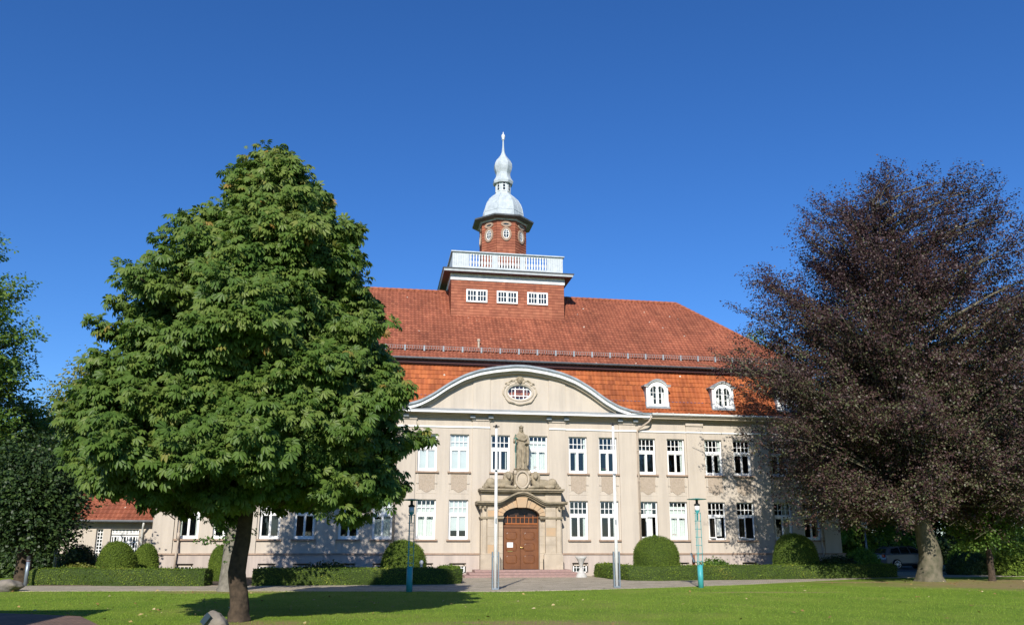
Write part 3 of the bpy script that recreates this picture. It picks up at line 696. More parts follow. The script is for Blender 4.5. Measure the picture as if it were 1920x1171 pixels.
# ================================================================== DORMERS
def dormer(cx):
    y=-.16; zb=8.84; hw=.62; yb=.75
    def topf(x): 
        t=min(abs(x-cx)/.50,1); return zb+1.14+.30*(1-t*t)**.8
    def inn(x):
        t=min(abs(x-cx)/.44,1); return zb+1.00+.24*(1-t*t)**.8
    b=MB()
    xs=[cx-hw+2*hw*i/28 for i in range(29)]
    b.box(cx-hw,cx-.42,y,y+.08,zb,zb+.98); b.box(cx+.42,cx+hw,y,y+.08,zb,zb+.98); b.box(cx-.42,cx+.42,y,y+.08,zb,zb+.12)
    b.strips(xs,lambda x: inn(x)-.06 if abs(x-cx)<.425 else zb+.985,topf,y,y+.08)
    b.box(cx-.05,cx+.05,y-.02,y+.078,zb+.121,zb+1.16)
    d=b.build('dormer',M['white'],hall)
    s=MB()
    for c2 in (-.235,.235):
        s.box(cx+c2-.012,cx+c2+.012,y+.02,y+.06,zb+.12,zb+1.18)
        for z in (.45,.78): s.box(cx+c2-.185,cx+c2+.185,y+.022,y+.058,zb+z-.012,zb+z+.012)
        s.box(cx+c2-.185,cx+c2-.155,y+.015,y+.065,zb+.12,zb+1.02); s.box(cx+c2+.155,cx+c2+.185,y+.015,y+.065,zb+.12,zb+1.02); s.box(cx+c2-.15,cx+c2+.15,y+.016,y+.066,zb+.12,zb+.16)
    # little spandrels that round the window heads
    s.strips([cx-.42+.84*i/40 for i in range(41)],lambda x: inn(x)-.05-.12*(1-math.sin(min(1,abs(abs(x-cx)-.235)/.185)*math.pi/2+math.pi/2)) ,lambda x:inn(x)+.0,y+.01,y+.03)
    s.build('casement',M['white'],d)
    g=MB(); g.strips([cx-.42+.84*i/12 for i in range(13)],lambda x:zb+.1,lambda x:inn(x)-.01,y+.04,y+.045); g.build('pane',M['carglass'],d)
    r=MB(); xs2=[cx-.74+1.48*i/28 for i in range(29)]
    def tf(x): 
        t=min(abs(x-cx)/.53,1); return zb+1.155+.32*(1-t*t)**.8
    r.strips(xs2,tf,lambda x:tf(x)+.05,y-.14,yb); r.build('dormer_roof',M['lead'],d)
    r=MB(); r.strips(xs2,lambda x:tf(x)-.05,lambda x:tf(x)-.003,y-.10,y-.001); r.build('dormer_cornice',M['white'],d)
    r=MB(); r.box(cx-hw,cx-hw+.03,y+.081,yb,zb,zb+1.15); r.box(cx+hw-.03,cx+hw,y+.081,yb,zb,zb+1.15); r.build('cheek',M['lead'],d)
    r=MB(); r.box(cx-hw-.06,cx+hw+.06,y-.08,y+.05,zb-.10,zb-.003); r.box(cx-hw-.05,cx-hw-.005,y-.02,y+.3,zb,zb+.25); r.box(cx+hw+.005,cx+hw+.05,y-.02,y+.3,zb,zb+.25)
    r.box(cx-.5,cx+.5,y-.05,y-.001,zb,zb+.03); r.build('apron_flashing',M['lead'],d)
    if cx>0 or True:
        c=MB()
        for c2,lo in ((-.3,.12),(.3,.12)): MB().box(cx+c2-.06,cx+c2+.06,y+.035,y+.039,zb+.14,zb+.8 if c2>0 else zb+.6).build('curtain',M['curtain'],d)
for cx in (7.62,11.4,15.2,-7.62,-11.4,-15.2): dormer(cx)
# ================================================================== ROOF TOWER
tower=hall
BX=3.42; BY0,BY1=4.0,8.6; BZ0=14.2; BZ1=PZ(848,524,BY0)[1]
b=MB(); tiles(b,(-BX,BY0,BZ0),(BX,BY0,BZ0),(-BX,BY0,BZ1),(BX,BY0,BZ1),.19,.17,.002,.022,2)
tiles(b,(BX,BY0,BZ0),(BX,BY1,BZ0),(BX,BY0,BZ1),(BX,BY1,BZ1),.19,.17,.002,.022,2)
tiles(b,(-BX,BY1,BZ0),(-BX,BY0,BZ0),(-BX,BY1,BZ1),(-BX,BY0,BZ1),.19,.17,.002,.022,2)
tiles(b,(BX,BY1,BZ0),(-BX,BY1,BZ0),(BX,BY1,BZ1),(-BX,BY1,BZ1),.19,.17,.002,.022,2)
b.build('tower_base',M['shingle'],hall)
b=MB(); zf=BZ0+.0; b.box(-BX-.06,BX+.06,BY0-.08,BY0-.03,14.33,14.40); b.build('base_flashing',M['sill'],hall)
ZF1=PZ(848,512,BY0)[1]
b=MB(); b.box(-BX-.05,BX+.05,BY0-.05,BY1+.05,BZ1+.002,ZF1); b.build('frieze',M['whiteold'],hall)
ZC=PZ(834,501,BY0-.5)[1]
b=MB(); 
def frustum(b,x0,y0,y1,z0,x1,y2,y3,z1):
    i=len(b.v); b.v+=[(-x0,y0,z0),(x0,y0,z0),(x0,y1,z0),(-x0,y1,z0),(-x1,y2,z1),(x1,y2,z1),(x1,y3,z1),(-x1,y3,z1)]
    b.f+=[(i,i+3,i+2,i+1),(i+4,i+5,i+6,i+7),(i,i+1,i+5,i+4),(i+1,i+2,i+6,i+5),(i+2,i+3,i+7,i+6),(i+3,i,i+4,i+7)]
frustum(b,BX+.08,BY0-.08,BY1+.08,ZF1+.002,BX+.42,BY0-.42,BY1+.42,ZC-.16)
frustum(b,BX+.46,BY0-.46,BY1+.46,ZC-.158,BX+.50,BY0-.5,BY1+.5,ZC-.03)
b.build('tower_cornice',M['fascia'] if False else M['palegrey'],hall)
b=MB(); frustum(b,BX+.53,BY0-.53,BY1+.53,ZC-.028,BX+.55,BY0-.55,BY1+.55,ZC+.03); frustum(b,BX+.5,BY0-.5,BY1+.5,ZC+.032,BX-.1,BY0+.1,BY1-.1,ZC+.26); b.build('tower_roof',M['zincd'],hall)
# soffit in red-brown
b=MB(); frustum(b,BX+.44,BY0-.44,BY1+.44,ZC-.175,BX+.45,BY0-.45,BY1+.45,ZC-.161); b.build('soffit',M['fascia'],hall)
# balustrade
ZB0=PZ(850,499,BY0)[1]-.05; ZB1=PZ(850,469.5,BY0-.02)[1]; QX=BX-.05
b=MB()
yf,yk=BY0,BY1-.0
for (ya,yb_) in ((yf,yf+.10),(yk-.10,yk)):
    b.box(-QX,QX,ya,yb_,ZB0,ZB0+.1)
    for a,c in ((-QX,-2.35),(-.98,-.63),(.72,1.05),(2.40,QX)):
        b.box(a,c,ya,yb_,ZB0+.102,ZB1-.16)
    b.box(-QX,QX,ya,yb_,ZB1-.158,ZB1-.07)
for sx in (-1,1): b.box(min(sx*QX,sx*(QX-.1)),max(sx*QX,sx*(QX-.1)),yf+.101,yk-.101,ZB0,ZB1-.07)
bal=b.build('balustrade',M['palegrey'],hall)
b=MB(); b.box(-QX-.09,QX+.09,yf-.1,yf+.2,ZB1-.068,ZB1); b.box(-QX-.09,QX+.09,yk-.2,yk+.1,ZB1-.068,ZB1); b.box(-QX-.09,-QX+.16,yf+.201,yk-.201,ZB1-.068,ZB1); b.box(QX-.16,QX+.09,yf+.201,yk-.201,ZB1-.068,ZB1); b.build('handrail',M['zinc'],bal)
b=MB()
for a in np.arange(-QX+.1,QX,.14):
    if -2.35<a<-.98 or -.63<a<.72 or 1.05<a<2.4: continue
    b.box(a-.006,a+.006,yf-.006,yf-.001,ZB0+.12,ZB1-.17)
b.build('board_joint',M['lead'],bal)
for a,c in ((-2.35,-.98),(-.63,.72),(1.05,2.40)):
    for i in range(8):
        x=a+(c-a)*(i+.5)/8; h=ZB1-.158-ZB0-.102; z=ZB0+.102
        q=MB(); q.lathe([(.062,z),(.062,z+.08*h),(.036,z+.12*h),(.072,z+.32*h),(.066,z+.42*h),(.034,z+.55*h),(.056,z+.8*h),(.036,z+.88*h),(.062,z+.93*h),(.062,z+h)],x,yf+.05,8)
        q.build('baluster',M['whiteold'],bal,smooth=True)
b=MB(); b.box(-QX+.12,QX-.12,yf+.2,yk-.2,ZC+.2,ZC+.27); b.build('deck',M['zincd'],hall)
# three windows in the tower base
for px0,px1,py0,py1 in ((874.5,913.5,541.5,567.5),(931.5,970.5,544.5,570),(988.5,1027,547,572.5)):
    xa_,z1=PZ(px0,py0+.5,BY0-.05); xb_,z0=PZ(px1,py1,BY0-.05)
    b=MB(); y=BY0-.10; xm_=(xa_+xb_)/2
    b.box(xa_,xb_,y,y+.09,z1-.09,z1); b.box(xa_,xb_,y,y+.09,z0,z0+.09); b.box(xa_,xa_+.09,y,y+.09,z0+.09,z1-.09); b.box(xb_-.09,xb_,y,y+.09,z0+.09,z1-.09); b.box(xm_-.06,xm_+.06,y-.01,y+.09,z0+.09,z1-.09)
    for h0,h1 in ((xa_+.09,xm_-.06),(xm_+.06,xb_-.09)):
        for k in (1,2): xx=h0+(h1-h0)*k/3; b.box(xx-.018,xx+.018,y+.01,y+.08,z0+.09,z1-.09)
        for k in (1,2) if False else (1,): pass
        zz=(z0+z1)/2; b.box(h0,h1,y+.012,y+.078,zz-.018,zz+.018)
    f=b.build('tower_window',M['white'],hall)
    g=MB(); g.box(xa_+.05,xb_-.05,y+.06,y+.07,z0+.05,z1-.05); g.build('pane',M['carglass'],f)
# octagonal drum
TY=6.3; AP=1.40; OR=AP/math.cos(math.pi/8)
zO=lambda py,yy: PZ(941,py,yy)[1]
ZD0=ZC+.2; ZD1=zO(412,TY-AP)
def octc(k,r): 
    t=math.pi/8+k*math.pi/4; return (r*math.cos(t),TY+r*math.sin(t))
b=MB()
for k in range(8):
    a=octc(k,OR); c=octc(k+1,OR); 
    # outward facing: u from a->c with normal outward = u x v  (ccw order gives outward)
    tiles(b,(*a,ZD0),(*c,ZD0),(*a,ZD1),(*c,ZD1),.19,.17,.002,.022,2)
b.build('drum',M['shingle'],hall)
ZE=zO(399,TY-1.95)
b=MB(); b.lathe([(OR+.04,ZD1),(OR+.06,ZD1+.22)],0,TY,8,.5); b.lathe([(OR+.08,ZD1+.222),(OR+.14,ZE-.16)],0,TY,8,.5); b.build('drum_cornice',M['palegrey'],hall)
b=MB(); b.lathe([(OR+.16,ZE-.158),(OR+.45,ZE-.1),(OR+.47,ZE-.09)],0,TY,8,.5); b.build('drum_soffit',M['zincd'],hall)
b=MB(); b.lathe([(OR+.5,ZE-.088),(OR+.52,ZE),(OR+.3,ZE+.08),(OR+.02,ZE+.18)],0,TY,8,.5); b.build('drum_eave',M['zincd'],hall)
b=MB()
for k in range(8):
    a=Vector(octc(k,OR+.14)); c=Vector(octc(k+1,OR+.14))
    for j in range(7):
        p=a.lerp(c,(j+.5)/7); d=(p-Vector((0,TY))).normalized(); q=p+d*.16
        b.tube([(p.x,p.y,ZD1+.17),(q.x,q.y,ZD1+.2)],.035,4)
b.build('dentil',M['whiteold'],hall)
# oval windows on drum faces
for k in range(8):
    t=(k+1)*math.pi/4  # face centre angle between corner k and k+1
    mt=Matrix.Translation((0,TY,0))@Matrix.Rotation(t+math.pi/2,4,'Z')   # local -Y faces outward
    zc=ZD0+(ZD1-ZD0)*0.60; 
    zc=ZD1-.92
    b=MB(); n=32; ring(b,.20,.32,.33,.46,-AP-.07,-AP+.0,0,zc); ring(b,.2,.06,.33,.18,-AP-.069,-AP+.001,0,ZD1-.28)
    b.xform(mt); s=b.build('oval_surround',M['sill'],hall)
    b=MB(); ring(b,.16,.28,.21,.33,-AP-.05,-AP-.0,0,zc); b.box(-.018,.018,-AP-.045,-AP-.0,zc-.3,zc+.3)
    b.box(-.17,.17,-AP-.044,-AP-.002,zc-.013,zc+.013);b.box(-.16,.16,-AP-.044,-AP-.002,zc+.13,zc+.15)
    ring(b,.19,.05,.215,.075,-AP-.05,-AP,0,ZD1-.28); b.xform(mt); b.build('casement',M['white'],s)
    b=MB(); n=32; b.v=[(.2*math.cos(2*math.pi*q/n),-AP-.03,zc+.32*math.sin(2*math.pi*q/n)) for q in range(n)]+[(.2*math.cos(2*math.pi*q/n),-AP-.03,ZD1-.28+.06*math.sin(2*math.pi*q/n)) for q in range(n)]
    b.f=[tuple(range(n)),tuple(range(n,2*n))]; b.xform(mt); b.build('pane',M['carglass'],s)
n=40
# dome, lantern, onion
sc_=lambda px: px*(48.9+0)/FPX*1.0   # px half width -> metres at the tower axis
zz=lambda py: zO(py,TY)
k_=0.0322
DB=ZE+.15; DT=zz(367)
dp=[(1.28,DB),(1.27,DB+.12),(1.25,DB+(DT-DB)*.25),(1.20,DB+(DT-DB)*.42),(1.10,DB+(DT-DB)*.60),(.92,DB+(DT-DB)*.77),(.70,DB+(DT-DB)*.90),(.50,DT)]
b=MB(); b.lathe([(r/math.cos(math.pi/8)*.98,z) for r,z in dp],0,TY,8,.5); dome=b.build('dome',M['zinc'],hall)
b=MB()
for k in range(8):
    t=math.pi/8+k*math.pi/4
    b.tube([(r/math.cos(math.pi/8)*.985*math.cos(t),TY+r/math.cos(math.pi/8)*.985*math.sin(t),z) for r,z in dp],.022,6)
    for (r0,z0),(r1,z1) in ((dp[2],dp[2]),): 
        t2=t+math.pi/4; R0=r0/math.cos(math.pi/8)*.985; b.tube([(R0*math.cos(t),TY+R0*math.sin(t),z0),(R0*math.cos(t2),TY+R0*math.sin(t2),z0)],.012,5)
    tm=t+math.pi/8
    b.tube([(r*.985*math.cos(tm),TY+r*.985*math.sin(tm),z) for r,z in dp],.010,5)
b.build('standing_seam',M['zinc'],dome)
L0,L1=DT-.05,zz(341.5)
b=MB(); b.lathe([(.56,L0),(.54,L0+.1),(.50,L0+.12),(.49,L1)],0,TY,8,.5); lan=b.build('lantern',M['palegrey'],hall)
for k in range(8):
    t=(k+1)*math.pi/4; mt=Matrix.Translation((0,TY,0))@Matrix.Rotation(t+math.pi/2,4,'Z'); ap=.455
    b=MB(); b.box(-.10,.10,-ap-.035,-ap-.0,L0+.22,L1-.08); b.xform(mt); f=b.build('lantern_window',M['whiteold'],lan)
    b=MB(); 
    for i in range(3):
        h=(L1-.12-L0-.26)/3; b.box(-.07,.07,-ap-.039,-ap-.036,L0+.26+i*h+.015,L0+.26+(i+1)*h-.015)
    b.xform(mt); b.build('pane',M['carglass'],f)
b=MB(); on=[(.62,zz(347)),(.66,zz(343)),(.63,zz(341)),(.50,zz(335)),(.46,zz(330)),(.46,zz(327)),(.54,zz(321)),(.585,zz(315)),(.575,zz(309)),(.47,zz(303)),(.30,zz(297)),(.18,zz(292)),(.10,zz(286)),(.055,zz(275)),(.04,zz(262))]
b.lathe([(r*1.04,z) for r,z in on],0,TY,8,.5); b.build('onion_cap',M['zinc'],hall)
b=MB(); b.lathe([(.04,zz(263)),(.11,zz(261.5)),(.05,zz(260.5)),(.12,zz(258)),(.13,zz(256)),(.10,zz(253)),(.04,zz(251.5)),(.03,zz(248.5)),(.005,zz(247))],0,TY,14); b.build('finial',M['whiteold'],hall,smooth=True)
# ================================================================== PORTAL
portal=MB(); YF=-.72
z3=lambda zy,yy=YF: PZ(973,780+zy/3.548,yy)[1]
ZL=z3(1018,-.8); ZDT=z3(738,-.35); ZAT=z3(603); ZSP=z3(662); ZCAP=z3(668); ZLP=z3(506,-.85); ZLF=z3(572,-.85); ZCO=z3(480,-.95)
print('portal z',ZL,ZDT,ZAT,ZSP,ZCAP,ZLP,ZLF,ZCO)
hw=.94; PX=2.06
def arch(x,h=hw,s=ZSP,t=ZAT): 
    q=min(abs(x)/h,1); return s+(t-s)*math.sqrt(max(0,1-q*q*.98)) if q<1 else s
def lab(x):  # label moulding line
    q=abs(x)
    if q>1.25: return ZLF
    return ZLF+(ZLP-ZLF)*(.5+.5*math.cos(math.pi*q/1.25))**.8
b=MB()
b.box(-PX,-hw-.28,YF+.05,-.12,ZL-.5,ZCO-.1) ; b.box(hw+.28,PX,YF+.05,-.12,ZL-.5,ZCO-.1)
b.box(-hw-.28,-hw,YF+.16,-.1,ZL-.5,ZSP); b.box(hw,hw+.28,YF+.16,-.1,ZL-.5,ZSP)
XA=[-hw-.279+2*(hw+.279)*i/48 for i in range(49)]
b.strips(XA,lambda x:arch(x) if abs(x)<hw else ZSP+.001,lambda x:ZCO-.1,YF+.10,-.1)
P_=b.build('portal',M['stone'],hall)
b=MB()  # fluted corner piers, mid pilaster bands
for sg in (1,-1):
    for a,c,yy in ((1.22,1.75,YF),(1.80,2.00,YF+.02)):
        x0,x1=sorted((sg*a,sg*c)); MB().box(x0,x1,yy-.05,YF+.049,ZL-.45,ZLF-.05).build('pier',M['stone'],P_,bevel=.015)
b=MB()
for sg in (1,-1):
    b=MB(); x0,x1=sorted((sg*1.12,sg*2.10)); b.box(x0,x1,YF-.13,YF+.04,ZL-.5,ZL+.72); x0,x1=sorted((sg*1.15,sg*2.06)); b.box(x0,x1,YF-.10,YF+.04,ZL+.722,ZL+.78); b.build('pier_base',M['stone'],P_,bevel=.012)
b=MB()
for sg in (1,-1):
    x0,x1=sorted((sg*.92,sg*2.12)); b.box(x0,x1,YF-.11,-.1,ZCAP-.05,ZCAP+.01); b.box(x0+.02,x1-.02,YF-.085,-.1,ZCAP-.10,ZCAP-.051)
b.build('capital_band',M['stoned'],P_)
XL=[-2.32+4.64*i/80 for i in range(81)]
b=MB(); b.strips(XL,lambda x:lab(x)-.10,lambda x:lab(x)-.04,YF-.26,-.05); b.strips(XL,lambda x:lab(x)-.038,lambda x:lab(x)+.05,YF-.34,-.05)
XL2=[-2.16+4.32*i/80 for i in range(81)]
b.strips(XL2,lambda x:lab(x)-.19,lambda x:lab(x)-.102,YF-.13,-.05)
b.build('label_moulding',M['stoned'],P_)
b=MB(); b.box(-2.18,2.18,YF-.28,-.05,ZCO-.09,ZCO-.0); b.box(-2.13,2.13,YF-.2,-.05,ZCO-.16,ZCO-.092); b.box(-2.08,2.08,YF-.1,-.05,ZCO-.21,ZCO-.162); b.build('portal_cornice',M['stoned'],P_)
b=MB()
for sg in (1,-1):
    for x in (1.95,2.18):
        x0,x1=sorted((sg*(x-.09),sg*x)); b.box(x0,x1,YF-.22,YF+.049,ZLF-.34,ZLF-.195)
b.build('bracket',M['stoned'],P_)
# voussoirs + keystone
b=MB()
nv=11
M['stonew']=mat('portal_sandstone_warm',(.50,.33,.19),.88,col2=(.38,.29,.19),scale=1.2,bump=.5,bscale=18)
for i in range(nv):
    if i==nv//2: continue
    t0=math.pi*i/nv+.015; t1=math.pi*(i+1)/nv-.015
    P=[]
    for t,rr_ in ((t0,1),(t1,1),(t1,0),(t0,0)):
        if rr_: P.append(((hw+.30)*math.cos(t),ZSP+(ZAT-ZSP+.38)*math.sin(t)))
        else: P.append(((hw+.005)*math.cos(t),ZSP+(ZAT-ZSP+.01)*math.sin(t)))
    k=len(b.v); b.v+=[(x,YF+.06,z) for x,z in P]+[(x,YF+.12,z) for x,z in P]
    b.f+=[(k+3,k+2,k+1,k)]+[(k+j,k+(j+1)%4,k+4+(j+1)%4,k+4+j) for j in range(4)]
b.build('voussoirs',M['stonew'],P_)
b=MB(); k=0; b.v=[(-.30,YF-.10,ZAT+.50),(.30,YF-.10,ZAT+.50),(.22,YF-.10,ZAT-.03),(-.22,YF-.10,ZAT-.03),(-.30,YF+.12,ZAT+.50),(.30,YF+.12,ZAT+.50),(.22,YF+.12,ZAT-.03),(-.22,YF+.12,ZAT-.03)]
b.f=[(3,2,1,0)]+[(j,(j+1)%4,4+(j+1)%4,4+j) for j in range(4)]; b.build('keystone',M['stonew'],P_,bevel=.02)
# stone joints as thin dark grooves
b=MB()
for sg in (1,-1):
    for z in np.arange(ZL+.35,ZLF-.2,.42): 
        x0,x1=sorted((sg*1.21,sg*1.76)); b.box(x0,x1,YF-.054,YF-.049,z,z+.012)
        x0,x1=sorted((sg*.945,sg*1.20)); b.box(x0,x1,YF+.155,YF+.161,z,z+.012)
b.build('stone_joint',M['stoned'],P_)
# warm patches of stone (individual blocks)
b=MB()
for (x0,x1,i) in ((-1.74,-1.24,5),(1.24,1.74,3),(1.24,1.74,6),(-1.74,-1.24,1),(1.24,1.74,0)):
    z=ZL+.362+.42*i
    if z+.4<ZLF-.1: MB().box(x0+.005,x1-.005,YF-.056,YF-.051,z,z+.408).build('warm_block',M['stonew'],P_)
# door set
YD=-.26
ds=MB(); ds.box(-.94,-.88,YD-.02,YD+.12,ZL,ZAT); ds.box(.88,.94,YD-.02,YD+.12,ZL,ZAT); 
ZTR=z3(717,-.35)
ds.box(-.88,.88,YD-.06,YD+.1,ZDT,ZTR-.03)
dset=ds.build('door_frame',M['door'],P_)
for sg in (1,-1):
    b=MB(); x0,x1=sorted((sg*.008,sg*.88)); b.box(x0,x1,YD,YD+.06,ZL+.01,ZDT-.002)
    leaf=b.build('door_leaf',M['door'],dset)
    H=(ZDT-ZL)
    for (zc,hh) in ((.80,.16),(.53,.16),(.24,.18)):
        cxp=sg*.46; zc=ZL+H*zc; ph=H*hh*.5+.02; pw=.27; q=MB()
        c=.07; outl=[(-pw+c,-ph),(pw-c,-ph),(pw,-ph+c),(pw,ph-c),(pw-c,ph),(-pw+c,ph),(-pw,ph-c),(-pw,-ph+c)]
        q.tube([(cxp+a,YD-.008,zc+d) for a,d in outl+[outl[0]]],.018,6)
        q.build('panel_moulding',M['door'],leaf)
        q=MB(); q.v=[(cxp+a*.85,YD-.012,zc+d*.8) for a,d in outl]+[(cxp+a,YD-.001,zc+d) for a,d in outl]; q.f=[tuple(range(8))]+[(j,(j+1)%8,8+(j+1)%8,8+j) for j in range(8)]; q.build('panel',M['door'],leaf)
b=MB(); b.tube([(.07,YD-.01,ZL+1.05),(.07,YD-.07,ZL+1.05),(.17,YD-.07,ZL+1.04)],.018,8); b.ell((.05,YD-.02,ZL+1.05),(.05,.015,.05),12); b.build('door_handle',M['brass'],dset,smooth=True)
b=MB(); b.box(-.68,-.38,YD-.026,YD-.021,ZL+1.07,ZL+1.31); b.build('notice',M['paper'],dset)
b=MB(); b.box(-.66,-.40,YD-.026,YD-.018,ZL+.86,ZL+.90); b.build('letter_slot',M['brass'],dset)
# fanlight: lower bar and glazing bars stepping up to the middle
b=MB(); b.box(-.88,.88,YD-.03,YD+.05,ZTR,ZTR+.06)
ZM=ZTR+.32
b.box(-.88,.88,YD-.02,YD+.03,ZM,ZM+.03)
for i in range(1,8):
    x=-.88+1.76*i/8; top_=ZM+ (.14 if i in (3,5) else (.0)) + (.12 if i in (1,7) else 0); b.box(x-.016,x+.016,YD-.022,YD+.035,ZTR+.06,max(ZM+.0,top_))
b.build('fanlight_bars',M['doorf'],dset)
b=MB(); b.strips([-.87+1.74*i/20 for i in range(21)],lambda x:ZTR+.03,lambda x:ZAT+.02,YD+.04,YD+.05); b.build('fanlight_pane',mat('brown_fanlight_glass',(.05,.03,.022),.25,var=.4,scale=5),dset)
b=MB(); b.box(-.94,.94,YF+.17,.3,ZL-.5,ZL); b.build('threshold',M['steps'],P_)
# steps: a thing of its own is fixed -> part of the hall
sx=[]
Zs=[ZL,ZL*2/3,ZL/3]
for i,(hwid,yf_,z) in enumerate(((2.42,-1.25,Zs[0]),(2.72,-1.6,Zs[1]),(2.98,-1.95,Zs[2]))):
    b=MB(); zb_=0 if i==2 else Zs[i+1]+.001
    b.box(-hwid,hwid,yf_,-.13,zb_,z); b.build('step',M['steps'],hall,bevel=.015)
b=MB()
for sg in (1,-1): MB().tube([(sg*1.05,-1.0,ZL),(sg*1.05,-1.0,ZL+.5)],.02,8).build('boot_rail',M['dark'],hall)
# ================================================================== STATUE, LIONS, CARTOUCHE
def remesh(o,vox,sm=6):
    r=o.modifiers.new('r','REMESH'); r.mode='VOXEL'; r.voxel_size=vox; r.use_smooth_shade=True
    if sm: s=o.modifiers.new('s','SMOOTH'); s.iterations=sm; s.factor=.5
YS=-.55
pz=z3(355,YS); zt_=z3(55,YS); 
b=MB(); b.box(-.42,.42,YS-.36,YS+.3,ZCO-.01,ZCO+.86); b.box(-.40,.40,YS-.32,YS+.26,ZCO+.862,pz-.04); 
car=b.build('statue_plinth',M['stoned'],P_,bevel=.02)
b=MB(); n=40; zc=(z3(420,YS-.4)); ring(b,.27,.36,.37,.46,YS-.45,YS-.36,0,zc,0); b.ell((0,YS-.36,zc),(.27,.05,.36),24); b.ell((0,YS-.38,zc-.5),(.2,.08,.06),12)
for sg in (1,-1): b.ell((sg*.36,YS-.36,zc+.36),(.09,.07,.12),10); b.ell((sg*.36,YS-.36,zc-.34),(.08,.07,.1),10)
b.build('cartouche',M['stone'],car,smooth=True)
st=empty('statue',(0,YS,pz),'weathered sandstone robed and crowned figure holding a sword above the main door','statue')
Hs=zt_-pz-.02
def SV(fr): return pz+Hs*fr
b=MB(); b.lathe([(.40,SV(0)),(.40,SV(.02)),(.34,SV(.03))],0,YS,16,0,1,.8)
i0=len(b.v); rings=[(.035,.30,.24),(.08,.29,.23),(.16,.275,.21),(.28,.265,.20),(.40,.26,.19),(.50,.26,.19),(.57,.245,.18),(.62,.22,.165),(.68,.24,.175),(.74,.255,.175),(.78,.25,.155),(.80,.18,.125),(.815,.085,.08),(.85,.07,.07)]
nn=64
for fr,a,c in rings:
    for q in range(nn):
        t=2*math.pi*q/nn; amp=.030*max(0,min(1,(.62-fr)/.3)); k=1+amp/a*(math.cos(11*t+fr*3)+.6*math.cos(17*t+1))*.7
        b.v.append((a*k*math.cos(t)+.02*math.sin(fr*4),YS+c*k*math.sin(t),SV(fr)))
for r_ in range(len(rings)-1):
    for q in range(nn):
        a=i0+r_*nn+q; c=i0+r_*nn+(q+1)%nn; b.f.append((a,c,c+nn,a+nn))
b.f.append(tuple(i0+q for q in range(nn))[::-1]); b.f.append(tuple(i0+(len(rings)-1)*nn+q for q in range(nn)))
b.ell((0,YS-.03,SV(.885)),(.085,.10,.12),16)       # head
b.ell((0,YS-.13,SV(.88)),(.018,.03,.03),8)          # nose
b.ell((0,YS-.11,SV(.858)),(.035,.02,.012),8); b.ell((0,YS-.10,SV(.838)),(.03,.025,.025),8)
for sg in (1,-1):
    b.ell((sg*.035,YS-.11,SV(.90)),(.02,.02,.012),6)
    b.tube([(sg*.08,YS,SV(.92)),(sg*.10,YS+.02,SV(.86)),(sg*.13,YS-.0,SV(.80)),(sg*.15,YS-.1,SV(.75))],[.03,.03,.03,.02],8)
# arms: the one on the left of the picture rests on the sword
b.tube([(-.235,YS,SV(.77)),(-.33,YS-.03,SV(.68)),(-.38,YS-.12,SV(.60)),(-.33,YS-.27,SV(.635))],[.095,.085,.07,.05],10)
b.tube([(.235,YS,SV(.77)),(.33,YS-.02,SV(.67)),(.36,YS-.12,SV(.58)),(.2,YS-.22,SV(.585))],[.095,.09,.075,.05],10)
b.ell((.17,YS-.23,SV(.585)),(.06,.04,.04),8)
for i in range(4): b.tube([(-.345+i*.02,YS-.27,SV(.645)),(-.335+i*.02,YS-.32,SV(.635)),(-.335+i*.02,YS-.31,SV(.615))],.013,6)
# mantle and sash folds
b.tube([(.30,YS-.08,SV(.70)),(.12,YS-.2,SV(.64)),(-.1,YS-.21,SV(.66)),(-.25,YS-.1,SV(.70))],[.05,.05,.045,.03],8)
b.tube([(.26,YS-.15,SV(.6)),(.1,YS-.22,SV(.55)),(.13,YS-.24,SV(.40)),(.10,YS-.24,SV(.22)),(.12,YS-.25,SV(.15))],[.05,.05,.04,.05,.03],8)
b.tube([(.33,YS,SV(.58)),(.36,YS+.02,SV(.4)),(.33,YS+.04,SV(.1))],[.06,.08,.07],8)
b.tube([(-.04,YS-.22,SV(.45)),(-.10,YS-.25,SV(.2)),(-.09,YS-.27,SV(.05))],[.04,.05,.06],8)
b.ell((-.1,YS-.28,SV(.035)),(.06,.1,.03),10); b.ell((.1,YS-.26,SV(.035)),(.06,.09,.03),10)
fig=b.build('figure',M['stoned'],st,smooth=True); remesh(fig,.018,2)
b=MB(); b.lathe([(.11,SV(.925)),(.12,SV(.945)),(.10,SV(.955)),(.085,SV(.97)),(.05,SV(.985)),(.02,SV(.99)),(.02,SV(1.0))],0,YS-.01,12)
for q in range(6): t=q*math.pi/3; b.ell((.11*math.cos(t),YS-.01+.11*math.sin(t),SV(.962)),(.02,.02,.03),6)
b.build('crown',M['stoned'],st,smooth=True)
b=MB(); b.box(-.36,-.325,YS-.345,YS-.325,SV(.03),SV(.655)); b.box(-.45,-.235,YS-.35,YS-.32,SV(.665),SV(.685)); b.tube([(-.342,YS-.335,SV(.68)),(-.342,YS-.335,SV(.75))],.018,8); b.ell((-.342,YS-.335,SV(.76)),(.03,.03,.03),8); b.build('sword',M['verd'],st)
